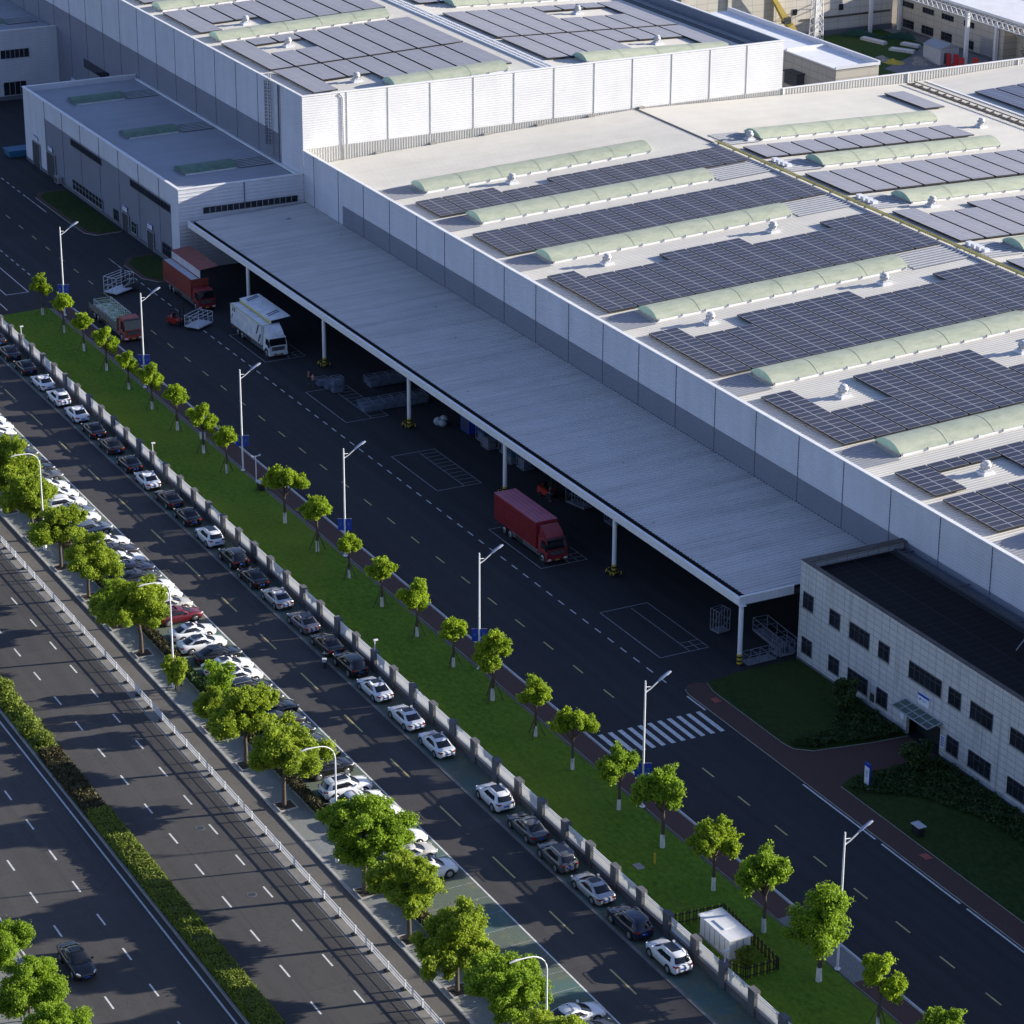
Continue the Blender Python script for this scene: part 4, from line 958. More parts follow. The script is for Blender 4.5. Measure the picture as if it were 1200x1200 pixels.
sh = thing('round_shrub', 'r', 'shrub'); L = Leaves(34); L.blob((0, 0, .75), .85, 900, .18, .8, .8); L.build('foliage', 'leaf_hedge', sh); b = MB(); b.tube([(0, 0, 0), (0, 0, .7)], [.1, .05], 'wood', 6); b.build('stems', sh)
for i in range(12):
    o = sh if i == 0 else dup(sh); o.location = (13.4 - i * 2.9, -33.5 + .25 * (-1) ** i, .15); o.rotation_euler.z = i; s = rnd.uniform(.85, 1.2); o.scale = (s, s, s)
    tag(o, 'round clipped shrub in the median, %s from the brown hedge' % ORD[i + 1], 'shrub', 'round shrubs in the median')
for i, (x0, x1) in enumerate(((-60, 3.5), (4.2, 11.6), (12.0, 20), (20.6, 37), (44, 52), (53, 75))):
    o = thing('hedge', 'dark low shrub bed behind the parked cars, %s stretch from the far end' % ORD[i + 1], 'hedge', group='shrub beds behind the parked cars')
    L = Leaves(40 + i); hedge_box(L, x0, x1, -16.75, -16.0, .12, .75, 80, .2, .6); L.build('foliage', 'leaf_dark' if i in (1, 2, 4) else 'leaf_brown', o); core(o, x0, x1, -16.75, -16.0, .12, .7)
for i, (pts, lab, z) in enumerate((([(43.5, 26.2), (44.5, 26.6), (45.4, 27.8), (46.5, 33), (46.9, 36.6), (40.5, 36.7), (38.2, 36.6), (40.5, 33.5), (43.4, 31)], 'dark shrub bed left of the office entrance path', .55),
                                   ([(52, 28.2), (53, 26.4), (54, 26.4), (57.5, 31), (64, 33.5), (90, 34.4), (90, 36.7), (52.0, 36.7), (52.1, 33.5)], 'dark shrub bed right of the office entrance path', .5))):
    o = thing('shrub_bed', lab, 'shrubs'); L = Leaves(60 + i); g = L.g; xs = [p[0] for p in pts]; ys = [p[1] for p in pts]; P_ = []
    while len(P_) < (5200 if i == 0 else 12000):
        x, y = g.uniform(min(xs), max(xs)), g.uniform(min(ys), max(ys)); c = False
        for j in range(len(pts)):
            (xa, ya), (xb, yb) = pts[j], pts[j - 1]
            if (ya > y) != (yb > y) and x < (xb - xa) * (y - ya) / (yb - ya) + xa: c = not c
        if c: P_.append((x, y, .2 + z * (.55 + .4 * math.sin(x * 2.1) * math.sin(y * 2.6)) + g.normal(0, .06)))
    P_ = np.array(P_); L.cloud(P_, np.tile(np.array([0, 0, 1.]), (len(P_), 1)), .2, 1.4, .8); L.build('foliage', 'leaf_dim', o)

# ------------------------------------------------------------------ fences and rails
fe = thing('perimeter_fence', 'long dark walled fence with pillars and white picket panels beside the lawn', 'fence')
FY = -.22; FZ0, FZ1, FTOP = .80, 2.02, 2.14
b = MB(); b.box(-190, 118, FY - .13, FY + .13, -.05, FZ0 - .06, 'fence_wall'); b.box(-190, 118, FY - .19, FY + .19, FZ0 - .06, FZ0, 'fence_coping'); b.build('base_wall', fe)
pil = MB(); pil.box(-.46, .46, -.26, .26, -.05, FTOP, 'fence_wall'); pil.box(-.47, .47, -.27, .27, FTOP, FTOP + .05, 'fence_wall')
pan = MB()
for z in (FZ0 + .12, FZ1 - .25, FZ1 - .05): pan.box(.47, 3.73, -.03, .03, z - .035, z + .035, 'white_paint')
for i in range(24): x = .56 + i * .134; pan.box(x - .024, x + .024, -.022, .022, FZ0 + .02, FZ1, 'white_paint')
p0 = q0 = None
for k in range(-49, 24):
    x = 16.8 + 4.2 * k
    o = pil.build('pillar', fe) if p0 is None else dup(p0, parent=fe); p0 = p0 or o; o.location = (x, FY, 0)
    o = pan.build('picket_panel', fe) if q0 is None else dup(q0, parent=fe); q0 = q0 or o; o.location = (x, FY, 0)
fl = thing('fence_lamp', 'f', 'lamp'); b = MB(); b.tube([(0, 0, 0), (0, 0, 1.0)], .05, 'white_paint', 8); b.build('post', fl); b = MB(); b.box(-.10, .10, -.1, .32, .95, 1.08, 'white_paint'); b.build('lamp_head', fl)
for i, (k, t) in enumerate(((-26, 'far'), (-15, ''), (-1, ''), (14, ''))):
    o = fl if i == 0 else dup(fl); o.location = (16.8 + 4.2 * k, FY, FTOP + .06)
    tag(o, 'small white lamp on top of a fence pillar, %s from the far end' % ORD[i + 1], 'lamp', 'small lamps on the fence')
ra = thing('guard_rail', 'white metal traffic railing between main road and grey side lane', 'railing')
b = MB()
for z, h in ((.78, .035), (.5, .008), (.22, .012)): b.box(-85, 100, -22.08, -22.02, z - h, z + h, 'white_paint')
b.build('rails', ra)
b = MB(); x = -84.9
while x < 100: b.box(x - .02, x + .02, -22.06, -22.04, .2, .76, 'white_paint'); x += .2
tag(b.build('pickets', ra), kind='stuff')
post = MB(); post.box(-.065, .065, -.065, .065, .05, .86, 'white_paint'); post.box(-.22, .22, -.32, .32, .05, .15, 'black_trim'); p0 = None
for k in range(-30, 31):
    o = post.build('post', ra) if p0 is None else dup(p0, parent=ra); p0 = p0 or o; o.location = (7.4 + 3.02 * k, -22.05, 0)

# ------------------------------------------------------------------ lamps, signs, street furniture
def yard_lamp():
    r = thing('street_lamp', 'l', 'street lamp'); b = MB()
    b.tube([(0, 0, 0), (0, 0, .1)], .25, 'white_paint', 8); b.tube([(0, 0, .1), (0, 0, 11.6), (0, 0, 12.0)], [.105, .075, .06], 'white_paint', 8); b.build('pole', r)
    b = MB(); b.tube([(0, 0, 10.9), (0, .5, 11.15), (0, 1.35, 11.75)], [.06, .06, .06], 'white_paint', 6); b.tube([(0, 0, 11.4), (0, .5, 11.35)], .035, 'white_paint', 5); b.build('arm', r)
    b = MB(); b.tube([(0, 1.2, 11.66), (0, 1.6, 11.95), (0, 2.25, 12.30), (0, 2.45, 12.36)], [.07, .13, .12, .07], 'blue_lamp', 8); b.tube([(0, 2.05, 12.14), (0, 2.5, 12.36)], [.12, .08], 'lamp_glass', 8); b.build('lamp_head', r)
    for s in (-1, 1):
        b = MB(); b.box(s * .08, s * .72, -.02, .02, 2.9, 4.2, 'blue_sign'); b.box(s * .3, s * .55, -.026, .026, 3.45, 3.75, 'skip_blue'); b.box(s * .05, s * .75, -.015, .015, 4.2, 4.24, 'steel'); b.build('blue_banner', r, rot=R(62))
    return r
yl = yard_lamp()
for i, (x, y) in enumerate(((-103.3, 9.2), (-72.3, 8.6), (-41.3, 8.6), (-13.8, 8.7), (16.9, 8.7), (47.8, 8.7), (77.5, 8.9), (107, 8.9))):
    o = yl if i == 0 else dup(yl); o.location = (x, y, .09)
    tag(o, 'tall white lamp post with blue banners at the lawn edge, %s from the far end' % ORD[i + 1], 'street lamp', 'lamp posts along the yard road')
def lot_lamp():
    r = thing('street_lamp', 'l', 'street lamp'); b = MB(); b.tube([(0, 0, 0), (0, 0, 1.7), (0, 0, 1.75)], [.2, .2, .12], 'white_paint', 10); b.tube([(0, 0, 1.7), (0, 0, 9.6)], [.10, .06], 'white_paint', 8); b.build('pole', r)
    b = MB(); pts = [(0, -1.5 * (1 - math.cos(t)), 9.6 + 1.35 * math.sin(t)) for t in [PI / 2 * k / 6 for k in range(7)]] + [(0, -2.3, 10.98)]; b.tube(pts, .05, 'white_paint', 6); b.build('arm', r)
    b = MB(); b.tube([(0, -2.1, 10.97), (0, -2.5, 10.98), (0, -3.0, 10.9)], [.05, .10, .06], 'white_dull', 8); b.build('lamp_head', r); return r
ll = lot_lamp()
for i, x in enumerate((-29.55, 7.5, 44.6, 81.0, -66.6)):
    o = ll if i == 0 else dup(ll); o.location = (x, -18.6, .13)
    tag(o, 'curved white lamp post on the pavement by the street trees, %s from the far end' % ORD[[2, 3, 4, 5, 1][i]], 'street lamp', 'curved lamp posts on the pavement')
cc = thing('camera_post', 'short white post with small twin heads on the lawn edge', 'camera post', (-37.2, 8.5, .1))
b = MB(); b.tube([(0, 0, 0), (0, 0, 3.1)], .055, 'white_paint', 8); b.build('post', cc); b = MB(); b.box(-.05, .05, -.5, .5, 3.1, 3.16, 'white_paint'); b.build('arm', cc)
for s in (-.5, .4):
    b = MB(); b.box(-.1, .14, s, s + .16, 3.14, 3.28, 'white_dull'); b.build('head', cc)
def bin_(x, y, lab, s=1):
    r = thing('litter_bin', lab, 'bin', (x, y, .1)); b = MB(); b.box(-.5 * s, .5 * s, -.3 * s, .3 * s, .08, .85 * s, 'black_trim'); b.box(-.04, .04, -.31 * s, .31 * s, .1, .8 * s, 'dark_steel'); b.build('body', r)
    b = MB(); b.box(-.6 * s, .6 * s, -.4 * s, .4 * s, .95 * s, 1.02 * s, 'white_dull'); b.bar((-.5 * s, 0, .8 * s), (-.5 * s, 0, .96 * s), .06, 'black_trim'); b.bar((.5 * s, 0, .8 * s), (.5 * s, 0, .96 * s), .06, 'black_trim'); b.build('lid', r)
bin_(-34.9, 8.1, 'dark bin with pale flat top beside the brick path'); bin_(62.8, 26.9, 'dark bin with pale flat top on the lawn right of the entrance')
ub = thing('utility_box', 'small pale utility box on a post beside a lawn tree', 'utility box', (-50.1, 7.3, .12)); b = MB(); b.tube([(0, 0, 0), (0, 0, 1)], .06, 'steel', 6); b.build('post', ub); b = MB(); b.box(-.3, .3, -.25, .25, 1, 1.7, 'white_dull'); b.box(-.34, .34, -.29, .29, 1.7, 1.76, 'steel'); b.build('box', ub)
st = thing('standing_sign', 'white upright sign board with blue top beside the office path', 'sign', (53.7, 27.9, .15)); b = MB(); b.box(-.36, .36, -.06, .06, .1, 2.3, 'sign_white'); b.build('board', st)
b = MB(); b.box(-.37, .37, -.075, .075, 2.0, 2.32, 'blue_sign'); b.box(.36, .4, -.07, .07, .1, 2.3, 'blue_sign'); b.build('header', st); b = MB()
for i in range(4): b.box(-.2, .2 - .05 * i, -.068, -.06, 1.55 - .18 * i, 1.63 - .18 * i, 'sign_grey')
b.build('lettering', st); b = MB(); b.box(-.5, .5, -.2, .2, 0, .1, 'concrete'); b.build('base', st)
yp = thing('marker_post', 'short yellow marker post on the lawn', 'marker post', (56.9, 4.6, .12)); b = MB(); b.tube([(0, 0, 0), (0, 0, .95)], .09, 'hazard_yellow', 8); b.build('post', yp); b = MB(); b.tube([(0, 0, .95), (0, 0, 1.02)], [.1, .05], 'hazard_yellow', 8); b.build('cap', yp)
for x, y in ((56.7, 3.2), (66.2, 25.3), (33.0, 25.2)):
    b = MB(); b.box(-.5, .5, -.35, .35, 0, .03, 'concrete' if y < 10 else 'truck_brick'); o = b.build('manhole_cover', loc=(x, y, .13)); tag(o, kind='structure')
# transformer cabinet in its black fence
kb = thing('transformer_cabinet', 'white metal transformer cabinet inside a black fence on the lawn', 'cabinet', (70.5, 3.0, .12))
b = MB(); b.box(-2.2, 2.2, -.95, .95, .1, 1.75, 'white_paint')
for i in range(1, 6): x = -2.2 + i * .73; b.box(x - .015, x + .015, -.97, .97, .15, 1.7, 'seam')
for y in (-.3, .3): b.box(2.2, 2.22, y - .015, y + .015, .15, 1.7, 'seam')
b.build('body', kb); b = MB(); b.box(-2.35, 2.35, -1.1, 1.1, 1.75, 1.86, 'white_paint'); b.box(-.9, .7, -.55, .55, 1.86, 1.93, 'white_paint'); b.build('roof', kb); b = MB(); b.box(-2.3, 2.3, -1.05, 1.05, 0, .1, 'concrete'); b.build('base', kb)
bf = thing('cabinet_fence', 'low black and yellow picket fence around the white transformer cabinet', 'fence', (0, 0, .12))
for a, c in (((66.2, .6), (66.6, 5.3)), ((66.6, 5.3), (75.6, 4.7)), ((75.6, 4.7), (75.6, 1.7)), ((75.6, 1.7), (73.4, .6))):
    b = MB(); d = math.dist(a, c); n = int(d / .2)
    for z in (.25, .95): b.bar((*a, z), (*c, z), .07, 'black_trim')
    for i in range(n + 1):
        t = i / n; x, y = a[0] + (c[0] - a[0]) * t, a[1] + (c[1] - a[1]) * t; b.bar((x, y, 0), (x, y, 1.15), .05, 'black_trim' if i % 3 else 'hazard_yellow')
    b.build('picket_panel', bf)
pl = sapling(19, 1.3, 1.0, 'leaf_hedge'); pl.location = (73.9, 2.8, .12); tag(pl, 'little yellow-green plant beside the white transformer cabinet', 'plant'); pl.name = 'garden_plant'

for x, y in ((33.9, -26.5), (46.2, -26.9), (70.1, -13.2)):
    b = MB(); b.cyl((0, 0, 0), .42, .42, .012, 'plinth', 18); b.cyl((0, 0, .012), .34, .34, .004, 'dark_steel', 18); o = b.build('manhole_cover', loc=(x, y, .004 if y < -20 else .024)); tag(o, kind='structure')
# ------------------------------------------------------------------ cars
# stations along x (front +): x, z_bottom, z_belt, z_top, half width
LOWER = {
 'sedan': [(-2.38, .40, .72, .80, .62), (-2.32, .30, .84, .97, .78), (-2.12, .24, .90, 1.04, .86), (-1.6, .20, .92, 1.03, .90), (-.6, .19, .90, .98, .91), (.6, .19, .88, .95, .91), (1.1, .19, .86, .97, .905), (1.55, .20, .80, .90, .895), (2.0, .22, .72, .80, .86), (2.25, .28, .62, .70, .76), (2.37, .38, .54, .58, .58)],
 'suv': [(-2.33, .45, .80, .90, .66), (-2.28, .33, .92, 1.04, .82), (-2.05, .27, 1.0, 1.10, .89), (-1.5, .24, 1.02, 1.10, .92), (-.5, .23, 1.0, 1.08, .93), (.6, .23, .98, 1.06, .93), (1.05, .23, .97, 1.09, .925), (1.55, .24, .92, 1.03, .91), (2.0, .27, .82, .93, .87), (2.22, .32, .72, .80, .78), (2.33, .42, .6, .66, .62)],
}
CABIN = {   # rings: z, x_rear, x_front, half width
 'sedan': [(.93, -1.98, 1.28, .84), (1.15, -1.52, .82, .79), (1.36, -1.08, .38, .69), (1.44, -.80, .08, .62), (1.465, -.5, -.15, .5)],
 'suv': [(1.04, -2.22, 1.22, .87), (1.28, -2.08, .80, .82), (1.54, -1.90, .36, .73), (1.63, -1.7, .08, .66), (1.66, -1.3, -.2, .52)],
}
def ring_pts(z, xr, xf, hw):
    return [(xf, 0, z), (xf - .06, hw * .62, z), (xf - .28, hw * .96, z), ((xf + xr) / 2 + .3, hw, z), ((xf + xr) / 2 - .4, hw, z), (xr + .25, hw * .95, z), (xr + .05, hw * .6, z), (xr, 0, z),
            (xr + .05, -hw * .6, z), (xr + .25, -hw * .95, z), ((xf + xr) / 2 - .4, -hw, z), ((xf + xr) / 2 + .3, -hw, z), (xf - .28, -hw * .96, z), (xf - .06, -hw * .62, z)]
def make_car(kind, sunroof, name='parked_car', dark_roof=False):
    root = thing(name, 'car', 'car'); P0 = PAINT['white']
    b = MB(); b.m(P0); vs = []; fs = []
    for x, zb, zl, zt_, w in LOWER[kind]:
        zm = zb + (zl - zb) * .55
        half = [(w * .86, zb), (w * .97, zb + .1), (w, zm), (w * .985, zl), (w * .90, zt_ - .025), (w * .55, zt_)]
        row = [(x, y, z) for y, z in half] + [(x, 0, zt_ + .012)] + [(x, -y, z) for y, z in half[::-1]]
        vs += row
    K = 13; n = len(LOWER[kind])
    for j in range(n - 1):
        for i in range(K - 1): fs.append((j * K + i, (j + 1) * K + i, (j + 1) * K + i + 1, j * K + i + 1))
    fs.append(tuple(range(K))); fs.append(tuple((n - 1) * K + i for i in range(K))[::-1])
    b.add(vs, fs, P0, True)
    R_ = [ring_pts(*r) for r in CABIN[kind]]; N = 14
    vs = [p for r in R_ for p in r]; fs = []
    for j in range(len(R_) - 1):
        for i in range(N): fs.append((j * N + i, j * N + (i + 1) % N, (j + 1) * N + (i + 1) % N, (j + 1) * N + i))
    fs.append(tuple((len(R_) - 1) * N + i for i in range(N)))
    b.add(vs, fs, P0, True)
    wx = (1.42, -1.38) if kind == 'sedan' else (1.40, -1.36); wr = .335 if kind == 'sedan' else .37
    W_ = .91 if kind == 'sedan' else .93
    for x in wx:
        for s in (-1, 1): b.cyl((x, s * (W_ - .3), wr), wr + .075, wr + .075, s * .315, 'black_trim', 18, 'y', False)
    b.box(-2.1, 2.05, -W_ * .93, W_ * .93, .19, .29, 'black_trim')
    zf = .5 if kind == 'sedan' else .6
    fx = LOWER[kind][-1][0]
    b.box(fx - .12, fx + .015, -.48, .48, zf - .18, zf + .0, 'black_trim'); b.box(-fx - .015, -fx + .1, -.55, .55, .34, .46, 'black_trim')
    body = b.build('body', root)
    def patch(nm, i0, i1, j0, j1, off, ins=(.06, .06, .10, .08), mat='car_glass'):
        """glass between ring points i0..i1 and rings j0..j1, pushed off the body"""
        pts = []
        A = [R_[j0][i % N] for i in range(i0, i1 + 1)]; B = [R_[j1][i % N] for i in range(i0, i1 + 1)]
        J = [[R_[j][i % N] for i in range(i0, i1 + 1)] for j in range(j0, j1 + 1)]
        def ev(u, v):
            a = u * (len(A) - 1); i = min(int(a), len(A) - 2); a -= i
            c = v * (len(J) - 1); j = min(int(c), len(J) - 2); c -= j
            p = [J[j][i], J[j][i + 1], J[j + 1][i], J[j + 1][i + 1]]
            return Vector(p[0]) * (1 - a) * (1 - c) + Vector(p[1]) * a * (1 - c) + Vector(p[2]) * (1 - a) * c + Vector(p[3]) * a * c
        m = MB(); nu, nv = 6, 3; g = []
        for v in range(nv + 1):
            for u in range(nu + 1): 
                uu = ins[0] + (1 - ins[0] - ins[1]) * u / nu; vv = ins[2] + (1 - ins[2] - ins[3]) * v / nv
                q = ev(uu, vv); o = Vector(off); g.append(tuple(q + o))
        m.add(g, [(v * (nu + 1) + u, v * (nu + 1) + u + 1, (v + 1) * (nu + 1) + u + 1, (v + 1) * (nu + 1) + u) for v in range(nv) for u in range(nu)], mat, True)
        return m.build(nm, root)
    patch('windscreen', 12, 16, 0, 2, (.035, 0, .022), (.10, .10, .06, .06))
    patch('rear_window', 5, 9, 0, 2, (-.035, 0, .022), (.12, .12, .10 if kind == 'sedan' else .12, .06))
    for i0, i1, s in ((2, 4, 1), (10, 12, -1)):
        a = (.10, .06) if s > 0 else (.06, .10)
        patch('side_window', 2 if s > 0 else 9, 5 if s > 0 else 12, 0, 2, (0, s * .018, .006), (.12, .10, .14, .10) if s > 0 else (.10, .12, .14, .10))
        m = MB(); x = -.25; 
        m.add([(x - .05, s * (.845 if kind == 'sedan' else .875), CABIN[kind][0][0]), (x + .05, s * (.845 if kind == 'sedan' else .875), CABIN[kind][0][0]), (x + .03, s * (.715 if kind == 'sedan' else .755), CABIN[kind][2][0]), (x - .07, s * (.715 if kind == 'sedan' else .755), CABIN[kind][2][0])], [(0, 1, 2, 3)], 'black_trim'); m.build('door_pillar', root)
        m = MB(); m.m(P0); xm = .86; zz = 1.0 if kind == 'sedan' else 1.12; m.box(xm - .09, xm + .06, s * .88 if s > 0 else s * 1.06, s * 1.06 if s > 0 else s * .88, zz, zz + .14, P0); m.build('mirror', root)
        for x in wx:
            m = MB(); m.cyl((x, s * (W_ - .2), wr), wr, wr, s * .225, 'tyre', 18, 'y'); w = m.build('wheel', root)
            m = MB(); m.cyl((x, s * (W_ + .02), wr), wr * .66, wr * .60, s * .02, 'rim', 14, 'y', False)
            for k in range(5):
                t = 2 * PI * k / 5; m.box(x + .13 * math.cos(t) - .035, x + .13 * math.cos(t) + .035, s * (W_ + .038) if s > 0 else s * (W_ + .044), s * (W_ + .044) if s > 0 else s * (W_ + .038), wr + .13 * math.sin(t) - .035, wr + .13 * math.sin(t) + .035, 'rim_dark')
            m.build('rim', w)
        m = MB(); z = .60 if kind == 'sedan' else .74
        m.add([(fx - .30, s * .83, z + .06), (fx - .06, s * .56, z - .04), (fx - .03, s * .56, z + .05), (fx - .28, s * .82, z + .15), (fx - .33, s * .72, z + .17), (fx - .1, s * .5, z + .09)], [(0, 1, 2, 3), (3, 2, 5, 4)], 'head_lens'); 
        for i in range(6): m.v[i] = (m.v[i][0] + .05, m.v[i][1], m.v[i][2] + .02)
        m.build('headlight', root)
        m = MB(); z = .80 if kind == 'sedan' else .95; rx = -fx
        m.add([(rx + .0, s * .74, z - .08), (rx - .02, s * .48, z - .06), (rx - .01, s * .48, z + .08), (rx + .02, s * .76, z + .09), (rx + .25, s * .885, z - .02), (rx + .25, s * .885, z + .10)], [(0, 1, 2, 3), (0, 3, 5, 4)], 'tail_lens')
        for i in range(6): m.v[i] = (m.v[i][0] - .015, m.v[i][1] + s * .015, m.v[i][2])
        m.build('tail_light', root)
    for x, z in ((fx + .02, zf - .06), (-fx - .025, .62 if kind == 'sedan' else .72)):
        m = MB(); m.box(x - .012, x + .012, -.23, .23, z - .06, z + .06, 'plate_blue'); m.build('number_plate', root)
    if sunroof or dark_roof:
        zt_ = CABIN[kind][3][0]; m = MB(); a, c = (-.75, .1) if kind == 'sedan' else (-1.3, .15)
        if dark_roof: a -= .35
        m.box(a + .1, c, -.42, .42, zt_ + .012, zt_ + .038, 'car_glass'); m.build('sunroof', root)
    if kind == 'suv':
        for s in (-1, 1): m = MB(); m.tube([(-1.75, s * .64, 1.64), (-1.6, s * .64, 1.70), (.0, s * .64, 1.70), (.2, s * .64, 1.62)], .022, 'steel', 5); m.build('roof_rail', root)
    return root
CARS = {('sedan', 0): make_car('sedan', False), ('sedan', 1): make_car('sedan', True), ('suv', 0): make_car('suv', False), ('suv', 1): make_car('suv', True), ('sedan', 2): make_car('sedan', False, 'parked_car', True)}
PM = {}
def repaint(o, paint):
    for ch in o.children:
        if ch.name.split('.')[0] in ('body', 'mirror'):
            key = (ch.data.name.split('@')[0], paint)
            if key not in PM:
                me = ch.data.copy(); me.materials[0] = PAINT[paint]; PM[key] = me
            ch.data = PM[key]
usedc = set()
def car(kind, paint, x, y, rot, label, group=None, name=None):
    pr = CARS[kind]
    o = pr if kind not in usedc else dup(pr); usedc.add(kind)
    o.location = (x, y, .02); o.rotation_euler.z = rot; tag(o, label, 'car', group)
    o['paint'] = paint; o.scale = (rnd.uniform(.95, 1.035), rnd.uniform(.98, 1.02), rnd.uniform(.97, 1.04))
    if group: o['group'] = group
    elif 'group' in o: del o['group']
    TOPAINT.append((o, paint)); return o
TOPAINT = []
S, U = 'sedan', 'suv'
WORD = {'white': 'white', 'black': 'black', 'charcoal': 'dark charcoal', 'brown': 'dark brown', 'silver': 'silver', 'lilac': 'grey-lilac', 'grey': 'grey', 'navy': 'navy blue', 'red': 'dark red', 'champagne': 'champagne', 'steelblue': 'steel blue'}
fence_row = [(-103.3, S, 0, 'black'), (-97.2, S, 0, 'charcoal'), (-91, S, 0, 'black'), (-84.9, S, 0, 'black'), (-78.6, S, 0, 'white'), (-72.3, U, 1, 'white'), (-66.1, S, 0, 'white'), (-60.2, S, 0, 'black'), (-54.5, S, 0, 'brown'), (-48.2, S, 0, 'black'), (-42.5, S, 0, 'white'),
             (-36.2, S, 0, 'brown'), (-30.6, S, 0, 'black'), (-24.1, U, 1, 'white'), (-17.7, U, 0, 'black'), (-12.2, S, 0, 'black'), (-6.3, S, 0, 'silver'), (.2, S, 2, 'lilac'), (5.9, S, 0, 'brown'), (11.2, U, 0, 'black'), (17.0, S, 1, 'white'), (23.7, S, 1, 'white'), (29.8, S, 1, 'white'),
             (41.2, U, 1, 'white'), (47.2, S, 0, 'grey'), (52.8, U, 1, 'grey'), (58.6, S, 1, 'silver'), (64.7, U, 0, 'navy'), (70.5, U, 1, 'white')]
nf = len(fence_row)
for i, (x, k, sr, p) in enumerate(fence_row):
    car((k, sr), p, x + .1, -2.3 + rnd.uniform(-.12, .12), PI + rnd.uniform(-.02, .02), '%s %s%s parked along the fence, %s from the near end' % (WORD[p], {S: 'saloon', U: 'SUV'}[k], ' with sunroof' if sr else '', ORD[nf - i]), 'cars parked along the fence')
lot_row = [(-78.6, S, 0, 'white'), (-76, S, 0, 'black'), (-73.5, U, 0, 'white'), (-71, S, 0, 'white'), (-68.4, S, 0, 'white'), (-65.9, S, 0, 'white'), (-63.5, S, 0, 'white'), (-61.4, S, 0, 'grey'), (-58.9, S, 0, 'navy'), (-56.1, S, 0, 'charcoal'), (-53.4, S, 0, 'charcoal'), (-51, S, 0, 'black'), (-48.5, S, 0, 'grey'), (-45.0, S, 0, 'white'), (-42.3, S, 0, 'white'), (-39.3, U, 0, 'white'), (-37, S, 0, 'steelblue'),
           (-34.9, S, 0, 'white'), (-31.5, U, 0, 'steelblue'), (-27.3, S, 0, 'white'), (-24.7, S, 0, 'charcoal'), (-22.1, S, 0, 'white'), (-19.6, S, 0, 'navy'), (-17.0, S, 0, 'charcoal'), (-14.4, S, 0, 'white'), (-12.0, S, 0, 'white'), (-9.4, S, 0, 'champagne'), (-6.6, S, 0, 'red'), (-2.3, S, 1, 'white'), (.6, S, 2, 'white'), (3.6, S, 2, 'black'), (6.5, S, 1, 'white'), (9.1, S, 2, 'white'),
           (11.9, U, 0, 'black'), (14.3, S, 0, 'black'), (16.8, S, 0, 'black'), (19.4, S, 0, 'charcoal'), (21.8, S, 0, 'black'), (24.4, S, 0, 'charcoal'), (27.0, U, 0, 'black'), (29.8, U, 0, 'black'), (33.9, U, 1, 'white'), (36.6, S, 0, 'white'), (39.5, S, 0, 'white'), (41.9, S, 0, 'white'), (44.3, S, 0, 'white'), (46.9, S, 0, 'champagne'), (50.2, U, 1, 'white'), (74.7, S, 0, 'white'), (77.2, S, 0, 'charcoal'), (79.8, S, 0, 'white')]
nl = len(lot_row)
# labels count within one colour so they stay findable
cnt = {}
for x, k, sr, p in lot_row: cnt[(p, k)] = cnt.get((p, k), 0) + 1
seen = {}
for i, (x, k, sr, p) in enumerate(lot_row):
    seen[(p, k)] = seen.get((p, k), 0) + 1
    car((k, sr), p, x, -12.75 + rnd.uniform(-.3, .15), PI / 2 + rnd.uniform(-.03, .03), '%s %s %s from the far end in the car row facing the lane' % (ORD[seen[(p, k)]], WORD[p], {S: 'saloon', U: 'SUV'}[k]), 'cars parked nose to the lane')
mv = car((S, 1), 'black', 50.3, -43.2, .0, 'black saloon with sunroof driving alone on the main road')
mv.name = 'moving_car'
for o, p in TOPAINT:
    repaint(o, p)
    if 'paint' in o: del o['paint']

